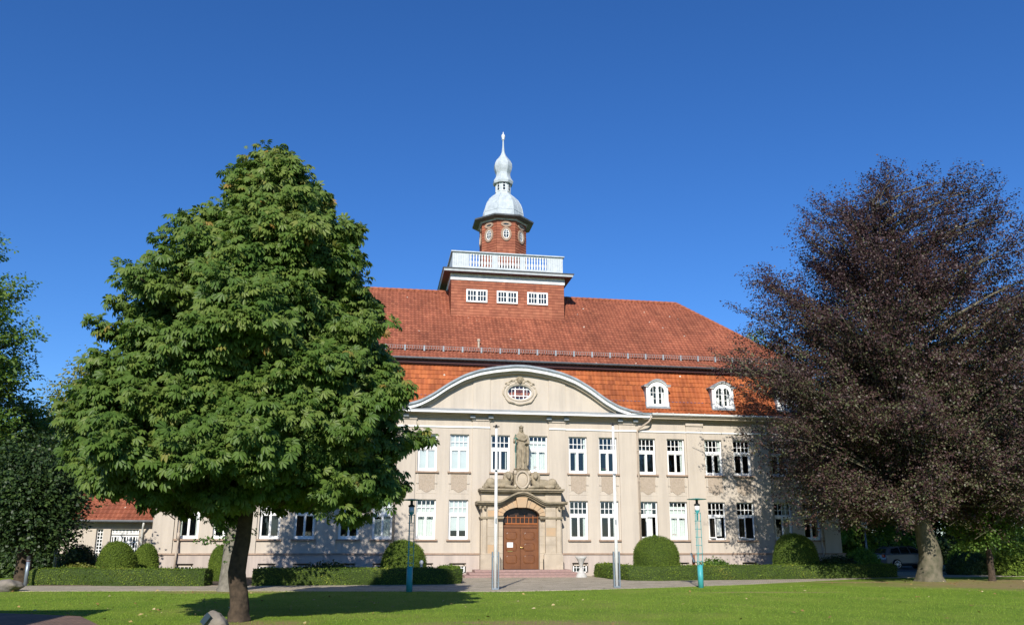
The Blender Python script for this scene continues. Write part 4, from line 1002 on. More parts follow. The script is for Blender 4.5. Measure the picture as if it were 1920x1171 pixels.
def lion(sg,label):
    x0=sg*.42; root=empty('stone_lion',(sg*1.2,YS-.1,ZCO),label,'statue','recumbent stone lions over the door')
    b=MB(); Z=ZCO; y=YS-.12
    def E(x,dy,z,r,ti=0): b.ell((x0+sg*x,y+dy,Z+z),r,14,0,ti*sg)
    E(.30,.02,.58,(.25,.20,.28)); E(.32,.02,.40,(.25,.22,.32)); E(.28,-.17,.62,(.13,.12,.15)); E(.27,-.28,.55,(.075,.09,.07)); E(.27,-.27,.49,(.05,.06,.03))
    E(.29,-.05,.78,(.17,.13,.09)); E(.15,-.05,.74,(.05,.05,.06)); E(.43,-.05,.74,(.05,.05,.06))
    for a in range(14):
        t=a*2*math.pi/14; E(.29+.2*math.cos(t),-.1,.6+.23*math.sin(t),(.06,.05,.07))
    E(.36,-.02,.22,(.22,.2,.24)); E(.75,.03,.30,(.46,.19,.20),.1); E(.65,.0,.18,(.5,.2,.17)); E(1.18,-.02,.28,(.26,.22,.27)); E(1.02,-.2,.09,(.26,.08,.08)); E(1.38,.0,.16,(.16,.15,.17))
    b.tube([(x0+sg*.45,y-.16,Z+.13),(x0+sg*.2,y-.24,Z+.09),(x0-sg*.02,y-.27,Z+.07)],[.10,.085,.07],10)
    b.tube([(x0+sg*.40,y+.08,Z+.13),(x0+sg*.15,y+.02,Z+.09),(x0+sg*.0,y+.0,Z+.08)],[.10,.085,.07],10)
    for i in range(3): b.ell((x0-sg*.06,y-.31+i*.04,Z+.05),(.04,.02,.035),8)
    b.tube([(x0+sg*1.45,y,Z+.16),(x0+sg*1.60,y-.05,Z+.08),(x0+sg*1.58,y-.18,Z+.06),(x0+sg*1.40,y-.26,Z+.05)],[.06,.05,.045,.055],8)
    E(.22,-.27,.665,(.022,.02,.018)); E(.34,-.27,.665,(.022,.02,.018))
    o=b.build('body',M['stoned'],root,smooth=True); remesh(o,.02,3)
lion(-1,'left of two stone lions on the portal, beside the statue\'s sword')
lion(1,'right of two stone lions lying on top of the portal, beside the potted plant window')
# ================================================================== ANNEX on the left
def at(px,py,Y): x,z=PZ(px,py,Y); return x,z
AY=2.4
ax0=at(92,1000,AY)[0]; ax1=-HB-.02; az=at(200,976,AY-.3)[1]
annex=empty('annex_building',(ax0,AY,0),'low beige annex with steep orange tiled roof left of the town hall','building')
dx0,dx1=at(207,1000,AY)[0],at(260,1000,AY)[0]; wx0,wx1=at(180,1000,AY)[0],at(193,1000,AY)[0]
zt1=at(200,991,AY)[1]
b=MB(); wall_open(b,ax0,ax1,0,az+.1,[(dx0,dx1,.05,zt1),(wx0,wx1,at(186,1036,AY)[1],zt1)],AY,.25,0)
b.face([(ax0,AY,0),(ax0,AY,az),(ax0,AY+8,az),(ax0,AY+8,0)]); b.face([(ax0,AY+4,0),(ax1,AY+4,0),(ax1,AY+4,az),(ax0,AY+4,az)])
b.build('wall',M['stucco'],annex)
b=MB(); rzt=az+4.2; tiles(b,(ax0-.4,AY-.45,az-.02),(ax1,AY-.45,az-.02),(ax0-.4+3.4,AY+4.2,rzt),(ax1,AY+4.2,rzt),.22,.30,.03,.03)
tiles(b,(ax0-.4,AY+8.5,az-.02),(ax0-.4,AY-.45,az-.02),(ax0+3,AY+4.25,rzt),(ax0+3,AY+4.2,rzt),.22,.30,.03,.03,2); b.build('roof',M['roof'],annex)
b=MB(); b.tube([(ax0-.4,AY-.5,az),(ax1,AY-.5,az)],.06,8); b.build('gutter',M['zincd'],annex)
b=MB(); xx=at(268,1000,AY)[0]; b.tube([(xx+.1,AY-.45,az-.05),(xx+.05,AY-.3,az-.3),(xx,AY-.12,az-.55),(xx,AY-.1,.05)],.05,8); b.build('downpipe',M['gutter'],annex,smooth=True)
def grid(b,x0,x1,z0,z1,nx_,nz,y,t=.05,fr=.07):
    b.box(x0,x0+fr,y,y+.06,z0,z1); b.box(x1-fr,x1,y,y+.06,z0,z1); b.box(x0+fr,x1-fr,y,y+.06,z0,z0+fr); b.box(x0+fr,x1-fr,y,y+.06,z1-fr,z1)
    for i in range(1,nx_): xx=x0+(x1-x0)*i/nx_; b.box(xx-t/2,xx+t/2,y+.01,y+.05,z0+fr,z1-fr)
    for i in range(1,nz): zz_=z0+(z1-z0)*i/nz; b.box(x0+fr,x1-fr,y+.012,y+.048,zz_-t/2,zz_+t/2)
b=MB(); zm=at(230,1003,AY)[1]; grid(b,dx0,dx1,zm+.05,zt1,8,2,AY+.12); 
zq=.05
for k in range(3): a=dx0+(dx1-dx0)*k/3; grid(b,a,a+(dx1-dx0)/3,1.0,zm,3,3,AY+.12,.05); b.box(a+.06,a+(dx1-dx0)/3-.06,AY+.14,AY+.17,zq,.98)
dd=b.build('glazed_door',M['white'],annex); b=MB(); b.box(dx0,dx1,AY+.19,AY+.2,0.05,zt1); b.build('pane',M['carglass'],dd)
b=MB(); zw=at(186,1036,AY)[1]; grid(b,wx0,wx1,zw,zt1,2,7,AY+.12,.035,.05); dd=b.build('window',M['white'],annex); b=MB(); b.box(wx0,wx1,AY+.19,AY+.2,zw,zt1); b.build('pane',M['carglass'],dd)
# house behind the camera whose roof throws the straight shadow on the lawn, lower left
def house_behind():
    tip=Vector(GR(192,1141)); tip=Vector((tip.x,tip.y,0))
    sdir=Vector((math.sin(SUN_AZ),math.cos(SUN_AZ),0)); Hh=7.0; L=Hh/math.tan(SUN_EL)
    c=tip-sdir*L     # corner of the eave that throws the tip
    r=empty('neighbouring_house',(c.x,c.y,0),'house across the lawn whose flat roof edge shades the lower left corner','building')
    b=MB(); b.box(c.x-14,c.x,c.y-9,c.y,0,Hh); b.build('wall',M['stucco'],r)
    b=MB(); b.box(c.x-14.1,c.x+.02,c.y-9.1,c.y+.02,Hh+.002,Hh+.2); b.build('roof',M['lead'],r)
    b=MB()
    for k in range(4):
        for z in (1,4): b.box(c.x-13+k*3.3,c.x-11.8+k*3.3,c.y+.0,c.y+.05,z,z+1.5)
    b.build('window',M['carglass'],r)
house_behind()
# ================================================================== FOLIAGE
def emit(name,tv,tf,pos,d,nrm,scale,tint,m,parent=None,jit=None):
    """instances of a leaf template baked in one mesh. tv (k,3): x along leaf, y side, z normal"""
    pos=np.asarray(pos);n=len(pos); d=d/np.linalg.norm(d,axis=1,keepdims=True)
    s=np.cross(nrm,d); ln=np.linalg.norm(s,axis=1,keepdims=True); ln[ln<1e-6]=1; s=s/ln; u=np.cross(d,s)
    tv=np.asarray(tv,float); k=len(tv)
    V=pos[:,None,:]+(d[:,None,:]*tv[None,:,0:1]+s[:,None,:]*tv[None,:,1:2]+u[:,None,:]*tv[None,:,2:3])*scale[:,None,None]
    V=V.reshape(-1,3).astype(np.float32)
    fl=len(tf[0]); tf=np.asarray(tf); nf=len(tf)
    F=(tf[None]+(np.arange(n)*k)[:,None,None]).reshape(-1).astype(np.int32)
    me=bpy.data.meshes.new(name); me.vertices.add(len(V)); me.vertices.foreach_set('co',V.ravel())
    me.loops.add(len(F)); me.loops.foreach_set('vertex_index',F)
    me.polygons.add(n*nf); me.polygons.foreach_set('loop_start',np.arange(n*nf,dtype=np.int32)*fl); me.polygons.foreach_set('loop_total',np.full(n*nf,fl,dtype=np.int32))
    me.update(calc_edges=True)
    at_=me.attributes.new('tint','FLOAT','FACE'); at_.data.foreach_set('value',np.repeat(tint,nf).astype(np.float32))
    me.materials.append(m); me.validate()
    o=bpy.data.objects.new(name,me); COL.objects.link(o)
    if parent: o.parent=parent; o.matrix_parent_inverse=PW(parent).inverted()
    return o
# leaf templates
def palmate():
    v=[];f=[]
    for a,l in ((-1.95,.62),(-1.25,.85),(-.62,1.0),(0,1.1),(.62,1.0),(1.25,.85),(1.95,.62)):
        c,s=math.cos(a),math.sin(a); i=len(v)
        def P(x,y,z): v.append((c*x-s*y,s*x+c*y,z))
        P(.02,0,0); P(l*.76,-.175*l-.01,-.22*l); P(l*.55,0,.04); P(l*.76,.175*l+.01,-.22*l); P(l*.97,0,-.52*l)
        f+= [(i,i+1,i+4,i+2),(i,i+2,i+4,i+3)]
    return v,f
RH=([(0,0,0),(.5,-.32,.05),(1,0,-.1),(.5,.32,.05)],[(0,1,2,3)])
OV=([(0,0,0),(.3,-.3,.06),(.5,0,-.02),(.3,.3,.06),(.75,-.25,.02),(1,0,-.15),(.75,.25,.02)],[(0,1,4,2),(2,4,5,6),(0,2,6,3)])
def env_from_px(rows,Y):
    """rows: (py,pxL,pxR) silhouette at depth Y -> arrays z,cx,r sorted by z"""
    o=[]
    for py,a,c in rows:
        x0,z0=PZ(a,py,Y); x1,z1=PZ(c,py,Y); o.append(((z0+z1)/2,(x0+x1)/2,(x1-x0)/2))
    o.sort(); o=np.array(o); return o[:,0],o[:,1],o[:,2]
def limbs_crown(rg,base,env,depth,nl,rise,nclump,spread,flat,trunk_top,r_in=.25,shell=.8,maxr=1.04,rough=.14,txf=None,gaps=0,stray=0,gapt=.6):
    """limbs from trunk to crown surface; returns limb polylines and clump centres with outward dirs"""
    Z,Cx,Rr=env; z0,z1=Z[0],Z[-1]; cl=[];dr=[];lm=[]
    zz_=np.linspace(z0,z1,200); wt=np.interp(zz_,Z,Rr)+.3; wt/=wt.sum(); cs=np.cumsum(wt)
    ga=0; ph0,ph1=rg.random(2)*6
    for i in range(nl):
        zt=float(np.interp((i+rg.random())/nl,cs,zz_)); ga+=2.39996+rg.normal()*.25
        rr_=float(np.interp(zt,Z,Rr)); cx_=float(np.interp(zt,Z,Cx))
        lump=1+rough*(math.sin(ga*2.0+zt*1.7+ph0)*.6+math.sin(ga*3.0-zt*2.9+ph1)*.5+math.sin(zt*4.3+ph1)*.35)
        rad=rr_*(shell+(1-shell)*rg.random()*1.15)*lump; dirv=np.array([math.cos(ga),math.sin(ga)*depth,0])
        tip=np.array([cx_,base[1],zt])+dirv*rad
        zs=min(max(zt-rise*rr_,z0+.03*(z1-z0)+.4*rg.random()),trunk_top)
        xs_=txf(zs)
        st_=np.array([xs_,base[1],zs]); mid=(st_+tip)/2+np.array([0,0,.16*np.linalg.norm(tip-st_)*(1 if rise>0 else .5)])
        pl=[(1-t)**2*st_+2*t*(1-t)*mid+t*t*tip for t in np.linspace(0,1,7)]
        lm.append(pl); Lh=np.linalg.norm(tip-st_)
        side_=np.cross((tip-st_)/max(Lh,1e-3),[0,0,1]); side_/=max(np.linalg.norm(side_),1e-3)
        k=max(4,int(nclump*(.35+rr_/max(Rr))))
        for j in range(k):
            t=1-(rg.random()**1.5)*(1-r_in); p=(1-t)**2*st_+2*t*(1-t)*mid+t*t*tip
            p=p+side_*rg.normal()*spread*Lh*(.35+.3*(1-t))+np.array([0,0,1])*rg.normal()*flat
            # clamp inside envelope
            rz=float(np.interp(p[2],Z,Rr))*maxr*min(max(lump,.85),1.04)*(.90+.12*rg.random()); cz=float(np.interp(p[2],Z,Cx)); v=np.array([p[0]-cz,(p[1]-base[1])/depth]); q=np.linalg.norm(v)
            if q>rz: p[0]=cz+v[0]*rz/q; p[1]=base[1]+v[1]*depth*rz/q
            if p[2]<z0-.2 or p[2]>z1+.1: continue
            if gaps and math.sin(p[0]*gaps+ph0)*math.sin(p[1]*gaps+ph1)*math.sin(p[2]*gaps*1.3+ph0)+.25*math.sin(p[0]*gaps*2.3+p[2]*gaps*2)>gapt: continue
            o=np.array([p[0]-cz,p[1]-base[1],0.0]); o/=max(np.linalg.norm(o),.2); cl.append(p); dr.append(o)
    for i in range(stray):
        j=int(rg.integers(0,int(nl*.8))); tip=lm[j][-1]; o=tip-np.array([float(np.interp(tip[2],Z,Cx)),base[1],tip[2]]); o/=max(np.linalg.norm(o),.2)
        o=o+np.array([0,0,.25+.5*rg.random()]); o/=np.linalg.norm(o); L=.35+.5*rg.random()
        lm.append([tip+o*L*t for t in np.linspace(0,1,4)])
        for t in (.4,.75,1.0): cl.append(tip+o*L*t); dr.append(o*np.array([1,1,0]))
    return lm,np.array(cl),np.array(dr)
def leaves_on(rg,cl,dr,per,crad,out,up,droop,lsz,spray=None):
    n=len(cl)*per; c=np.repeat(cl,per,0); o=np.repeat(dr,per,0)
    g=rg.normal(size=(n,3)); g/=np.linalg.norm(g,axis=1,keepdims=True); g[:,2]=g[:,2]*.8+.15
    rad=crad*(.35+.75*rg.random((n,1))**.6)*np.repeat(.7+.6*rg.random((len(cl),1)),per,0)
    pos=c+g*rad*np.array([1,1,.7])
    if spray is not None:
        sp=np.repeat(spray,per,0); t=rg.random((n,1))*2-1; pos=c+sp*t*crad*1.7+g*crad*.44*(1.15-.6*np.abs(t))*np.array([1,1,.8])
    d=g*.7+o*out+rg.normal(size=(n,3))*.35; d[:,2]-=droop
    nr=g*.35+o*.5+np.array([-.08,-.22,up*.8])+rg.normal(size=(n,3))*.35
    nr/=np.linalg.norm(nr,axis=1,keepdims=True)
    sc=lsz*(.55+.75*rg.random(n))
    base_t=np.repeat(rg.random(len(cl)),per)*.45+rg.random(n)*.45
    return pos,d,nr,sc,base_t
def trunk_mesh(pts,rad,n=14,flare=0,rgs=1):
    b=MB(); rr_=np.random.default_rng(rgs); pts=[Vector(p) for p in pts]
    P=[];Rd=[]
    for i in range(len(pts)-1):
        for t in np.linspace(0,1,5)[:-1]: P.append(pts[i].lerp(pts[i+1],t)+Vector(rr_.normal(size=3)*.01)); Rd.append(rad[i]+(rad[i+1]-rad[i])*t)
    P.append(pts[-1]); Rd.append(rad[-1])
    i0=len(b.v); b.tube(P,Rd,n)
    # irregular section
    for k in range(len(P)):
        for q in range(n):
            idx=i0+k*n+q; c=P[k]; v=Vector(b.v[idx])-c; h=(P[k]-pts[0]).z
            f=1+.07*math.sin(3*q*2*math.pi/n+k*.25)+.05*math.sin(5*q*2*math.pi/n-k*.4)
            if flare: f+=flare*math.exp(-max(h,0)/.35)*(1+.6*math.sin(5*q*2*math.pi/n+1))
            b.v[idx]=tuple(c+v*f)
    return b
def tree(name,label,cat,base,env,lean_top,tr_r,nl,rise,nclump,spread,flat,per,crad,lsz,tmpl,lm_mat,bark,seed,depth=1.0,out=.5,up=.7,droop=.3,group=None,tint=None,flare=.35,shell=.8,trunk_top_f=.85,limb_r=.05,limbs_vis=True,r_in=.25,rough=.14,lean=None,sprays=False,gaps=0,stray=0,gapt=.6):
    rg=np.random.default_rng(seed); Z,Cx,Rr=env
    root=empty(name,(base[0],base[1],base[2]),label,cat,group)
    zt=Z[0]+(Z[-1]-Z[0])*trunk_top_f
    def tx(z):
        if lean is not None: return float(np.interp(z,lean[0],lean[1]))
        t_=(z-base[2])/(Z[-1]-base[2]); return base[0]+(float(np.interp(z,Z,Cx))-base[0])*min(1,t_*1.2)
    zs=[base[2]-.15,base[2]+.25,base[2]+1,Z[0],(Z[0]+zt)/2,zt]
    zs=sorted(zs); pts=[(base[0],base[1],zs[0]),(base[0],base[1],zs[1])]+[(tx(z),base[1],z) for z in zs[2:]]
    tb=trunk_mesh(pts,[tr_r*1.15,tr_r*1.05,tr_r,tr_r*.8,tr_r*.5,tr_r*.12],16,flare,seed)
    tb.build('trunk',bark,root,smooth=True)
    lm,cl,dr=limbs_crown(rg,base,env,depth,nl,rise,nclump,spread,flat,zt,shell=shell,r_in=r_in,rough=rough,txf=tx,gaps=gaps,stray=stray,gapt=gapt)
    b=MB()
    for i,pl in enumerate(lm):
        L=float(np.linalg.norm(pl[-1]-pl[0])); r0=min(limb_r*(1+L*.25),tr_r*.45); b.tube([Vector(p) for p in pl],list(np.linspace(r0,.012,len(pl))),6,False)
    # short twigs to the clumps
    for i in range(0,len(cl),2):
        p=cl[i]; j=int(rg.integers(0,len(lm))); 
        q=p-dr[i]*crad*1.2-np.array([0,0,crad*.8]); b.tube([Vector(q),Vector(p)],[.012,.006],3,False)
    b.build('branches',bark,root,smooth=True)
    spray=None
    if sprays:
        hh_=((cl[:,2]-Z[0])/(Z[-1]-Z[0]))[:,None]; spray=dr*.8+np.array([0,0,1.0])*(hh_*1.5-.45)+rg.normal(size=cl.shape)*.35; spray/=np.linalg.norm(spray,axis=1,keepdims=True)
    pos,d,nr,sc,bt=leaves_on(rg,cl,dr,per,crad,out,up,droop,lsz,spray)
    if tint is not None: bt=tint(pos,bt,rg,Z)
    emit('crown',tmpl[0],tmpl[1],pos,d,nr,sc,np.clip(bt,0,1),lm_mat,root)
    return root
PM=palmate()
# --- chestnut, front left
cb=GR(446,1163); CHY=cb[1]
rows=[(284,494,522),(315,474,546),(350,443,606),(400,400,645),(440,345,660),(500,300,680),(560,255,712),(640,218,735),(720,180,748),(790,160,752),(850,138,748),(890,135,742),(928,200,730),(955,315,718)]
env=env_from_px(rows,CHY)
chl=([-.2,.3,2.5,4.5,8,12.5],[PZ(a,1000,CHY)[0] for a in (446,447,460,470,488,505)])
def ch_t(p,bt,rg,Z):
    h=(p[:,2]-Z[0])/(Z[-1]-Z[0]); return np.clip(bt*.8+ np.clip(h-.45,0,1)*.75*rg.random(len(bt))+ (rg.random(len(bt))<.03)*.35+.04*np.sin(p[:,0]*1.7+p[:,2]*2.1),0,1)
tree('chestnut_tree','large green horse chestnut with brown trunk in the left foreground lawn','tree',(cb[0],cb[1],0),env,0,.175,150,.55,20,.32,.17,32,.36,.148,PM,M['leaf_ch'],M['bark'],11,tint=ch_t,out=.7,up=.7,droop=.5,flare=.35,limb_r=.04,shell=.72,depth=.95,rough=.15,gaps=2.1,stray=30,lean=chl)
# sprout of leaves + conkers: fruit
env_p=GR(431,1107); PY=env_p[1]
rows=[(470,385,480),(520,330,560),(600,290,610),(700,260,640),(800,250,640),(880,270,640),(925,320,600)]
tree('pale_trunk_tree','tree with smooth pale grey trunk standing behind the chestnut','tree',(env_p[0],env_p[1],0),env_from_px(rows,PY),0,.36,60,.6,16,.4,.35,26,.55,.15,OV,M['leaf_g'],M['barkgrey'],5,flare=.3)
# sprout at the pale trunk
rg=np.random.default_rng(3); sx_,sz_=PZ(424,985,PY); cl=np.array([[sx_,PY-.4,sz_]])+rg.normal(size=(26,3))*np.array([.28,.2,.55]); dr=rg.normal(size=(26,3))
pos,d,nr,sc,bt=leaves_on(rg,cl,dr,26,.2,.3,.5,.3,.09); root=[o for o in bpy.data.objects if o.name=='pale_trunk_tree'][0]
emit('sprout',OV[0],OV[1],pos,d,nr,sc,bt*.6,M['leaf_g'],root)
# --- copper beech
bb=GR(1745,1089); BYY=bb[1]
rows=[(325,1655,1740),(345,1610,1810),(380,1555,1855),(425,1495,1895),(470,1450,1930),(530,1410,1985),(590,1390,2020),(650,1395,2050),(700,1400,2060),(760,1405,2060),(820,1415,2050),(870,1425,2030),(935,1450,1990),(985,1500,1930)]
env=env_from_px(rows,BYY)
bel=([-.2,1.3,3,4.6,8,14,22],[PZ(a,1000,BYY)[0] for a in (1748,1738,1727,1717,1702,1700,1705)])
def be_t(p,bt,rg,Z):
    h=(p[:,2]-Z[0])/(Z[-1]-Z[0]); return np.clip(bt*.8+np.clip(.55-h,0,1)*.3+(rg.random(len(bt))<np.where(h<.55,.38,.08))*.32,0,1)
tree('copper_beech','large dark purple copper beech at the right corner of the town hall','tree',(bb[0],bb[1],0),env,0,.45,250,.55,32,.22,.38,62,.50,.108,RH,M['leaf_be'],M['barkbeech'],21,tint=be_t,out=.6,up=.6,droop=.3,flare=.45,limb_r=.03,shell=.55,depth=.62,trunk_top_f=.9,r_in=.2,rough=.16,lean=bel,sprays=True,gaps=.95,gapt=.5,stray=60)
# second dark beech, partly outside the frame on the right
p=GR(1985,1078); Y2=p[1]+2
rows=[(560,1905,2060),(600,1870,2130),(680,1845,2200),(760,1840,2200),(850,1850,2180),(930,1880,2150)]
tree('copper_beech','second copper beech cut off by the right edge of the picture','tree',(PZ(2000,1000,Y2)[0],Y2,0),env_from_px(rows,Y2),0,.4,80,.6,24,.35,.5,22,.6,.14,RH,M['leaf_be'],M['barkbeech'],22,tint=be_t,out=.6,up=.6,droop=.25,shell=.6)
# --- background trees
def bgtree(label,px,Dd,pytop,pybot,wpx,mt,seed,name='broadleaf_tree',per=16,lsz=.26,crad=.75,nl=70,trunkr=.22,nclump=16,group=None,pb=None,shell=.75):
    base=atD(px,1018,Dd); base=(base.x,base.y,0); Y=base[1]
    xt,zt=PZ(px,pytop,Y); xb,zb=PZ(px,pybot,Y); hw_=(PZ(px+wpx/2,900,Y)[0]-PZ(px-wpx/2,900,Y)[0])/2*.92
    H=zt-zb; Z=zb+H*np.array([0,.15,.4,.65,.85,1.0]); Rr=hw_*np.array([.55,.9,1.0,.85,.5,.12]); Cx=np.full(6,base[0])
    return tree(name,label,'tree',base,(Z,Cx,Rr),0,trunkr,nl,.5,nclump,.4,.5,per,crad,lsz,RH if lsz<.2 else OV,mt,M['bark'],seed,group=group,shell=shell,flare=.2,rough=.2,sprays=(seed%2==0))
p=atD(-60,1018,50); Yl=p.y
tree('broadleaf_tree','tall green tree at the left edge reaching highest beside the sky','tree',(p.x,p.y,0),env_from_px([(450,-240,-22),(480,-280,8),(560,-320,28),(640,-340,60),(690,-340,38),(760,-330,14),(850,-320,25),(900,-240,10)],Yl),0,.4,100,.55,24,.3,.35,36,.55,.19,RH,M['leaf_g'],M['bark'],31,rough=.22,shell=.65,sprays=True)
bgtree('yellowish green tree behind the gap left of the chestnut',125,66,672,980,170,M['leaf_y'],32,per=24,lsz=.22,crad=.7)
bgtree('bright green tree low behind the left edge tree',20,55,755,1000,220,M['leaf_g'],33,per=26,lsz=.2,crad=.7)
bgtree('dark shaded yew with drooping branches beside the annex roof',50,40,838,1012,190,M['leaf_d'],34,per=30,lsz=.16,crad=.6,nl=70,trunkr=.28,name='yew_tree')
bgtree('dark tree behind the annex roof',190,62,800,1000,230,M['leaf_d'],35,per=22,lsz=.22)
G2='green trees behind the driveway'
bgtree('light green tree showing between roof hip and copper beech',1440,70,625,980,190,M['leaf_g_lit'],41,per=26,lsz=.22,group=G2)
bgtree('green tree directly right of the hall corner, behind the lantern',1620,66,640,1010,240,M['leaf_g_lit'],42,per=30,lsz=.2,nl=80,group=G2,pb=.1)
bgtree('mid green tree behind the parked car and beech trunk',1700,72,600,1020,230,M['leaf_g_lit'],43,per=26,lsz=.22,nl=70,group=G2)
bgtree('dark tree right behind the beech trunk',1800,62,640,1000,230,M['leaf_d'],44,per=26,lsz=.22,nl=70,group=G2)
bgtree('green tree beside the right edge of the picture, behind the shrubs',1900,58,700,990,230,M['leaf_g'],45,per=28,lsz=.2,nl=70,group=G2)
bgtree('small tree with leaning thin trunk among the right shrubs',1852,44,850,1015,110,M['leaf_g'],46,per=30,lsz=.13,crad=.45,nl=40,trunkr=.13,group=G2,name='young_tree')
# --- clipped bushes and hedges
def surf_leaves(b,n,size,rg,jitter=.03,outn=1.0):
    V=np.array(b.v); tris=[]
    for f in b.f:
        for k in range(1,len(f)-1): tris.append((f[0],f[k],f[k+1]))
    T_=np.array(tris); A=V[T_[:,0]];B_=V[T_[:,1]];C_=V[T_[:,2]]; cr=np.cross(B_-A,C_-A); ar=np.linalg.norm(cr,axis=1); nr=cr/np.maximum(ar[:,None],1e-9)
    ix=rg.choice(len(T_),n,p=ar/ar.sum()); u=rg.random((n,1)); v=rg.random((n,1)); k=(u+v>1); u=np.where(k,1-u,u); v=np.where(k,1-v,v)
    pos=A[ix]+(B_-A)[ix]*u+(C_-A)[ix]*v; nn_=nr[ix]
    d=rg.normal(size=(n,3)); d-=nn_*(d*nn_).sum(1,keepdims=True)*.6; d+=nn_*.35*outn
    nrm=nn_*.9+rg.normal(size=(n,3))*.5+np.array([0,0,.25])
    # slow lumps
    pos=pos+nn_*(rg.normal(size=(n,1))*jitter-.01)
    sc=size*(.6+.8*rg.random(n)); low=.5+.5*np.sin(pos[:,0]*2.1+pos[:,2]*3.3+1)*np.sin(pos[:,1]*2.7-pos[:,2]*1.7)
    tint=rg.random(n)*.6+low*.35
    return pos,d,nrm,sc,tint
def bush(name,label,cat,c,rx,rz,seed,mt=None,core=None,n=9000,size=.055,group=None,egg=True,ry=None,zc=None,jitter=.025):
    rg=np.random.default_rng(seed); root=empty(name,(c[0],c[1],0),label,cat,group); b=MB(); ry=ry or rx
    prof=[]
    for i in range(15):
        t=i/14; 
        if egg: r=math.sin(math.pi*(t*.80+.20))**.72*(1.0) if t<1 else 0.0; z=rz*(1-math.cos(math.pi*t))/2*1.0
        else: r=math.sqrt(max(0,1-(t)**2))*.98+.02; z=rz*t
        prof.append((max(r,.02)*rx,z))
    if egg: prof=[(rx*(max(.02,(math.sin(math.acos(max(-1,min(1,(z/rz-.38)/.62))))**.9) if z/rz>.38 else .86+.14*math.sin(z/rz/.38*math.pi/2))),z) for z in np.linspace(0,rz*.997,18)]
    b.lathe(prof,c[0],c[1],28,0,1,ry/rx)
    V=np.array(b.v); dv=V-np.array([c[0],c[1],rz*.45]); 
    ph=rg.random(6)*6; bump_=.035*np.sin(V[:,0]*3.1+ph[0])*np.sin(V[:,2]*3.7+ph[1])+.03*np.sin(V[:,1]*4.1+ph[2]+V[:,0]*2)
    V=V+dv*bump_[:,None]; V[:,2]=np.maximum(V[:,2],0); b.v=[tuple(x) for x in V]
    o=b.build('inner_mass',core or M['hedgecore'],root,smooth=True); 
    # shrink core a bit
    me=o.data; cc=np.array([c[0],c[1],0]); V2=cc+(V-cc)*.97; me.vertices.foreach_set('co',V2.ravel()); me.update()
    pos,d,nr,sc,ti=surf_leaves(b,n,size,rg,jitter); emit('foliage',RH[0],RH[1],pos,d,nr,sc,np.clip(ti,0,1),mt or M['leaf_h'],root)
    return root
def bushpx(px,pytop,wpx,Y,**k):
    x,z=PZ(px,pytop,Y); rx=(PZ(px+wpx/2,900,Y)[0]-PZ(px-wpx/2,900,Y)[0])/2; return dict(c=(x,Y),rx=rx,rz=z)
GB='clipped yew domes in front of the town hall'
def dome_(label,px,top,w,Y,seed): 
    k=bushpx(px,top,w,Y); bush('clipped_yew',label,'bush',k['c'],k['rx'],k['rz'],seed,n=38000,size=.038,group=GB)
dome_('egg shaped clipped yew right of the portal, between hedge and facade',1229,1004,80,-4.3,51)
dome_('clipped yew dome in the shade of the copper beech',1488,999,74,-3.4,52)
dome_('clipped yew dome left of the portal, behind the left teal lamp',757,1012,82,-5.2,53)
dome_('dark clipped yew dome half hidden behind the pale tree trunk',420,1022,50,-4.0,54)
dome_('sunlit clipped yew ball in front of the annex door',224,1015,71,-4.5,55)
dome_('clipped yew ball half hidden beside the left corner of the hall',276,1018,46,-2.2,56)
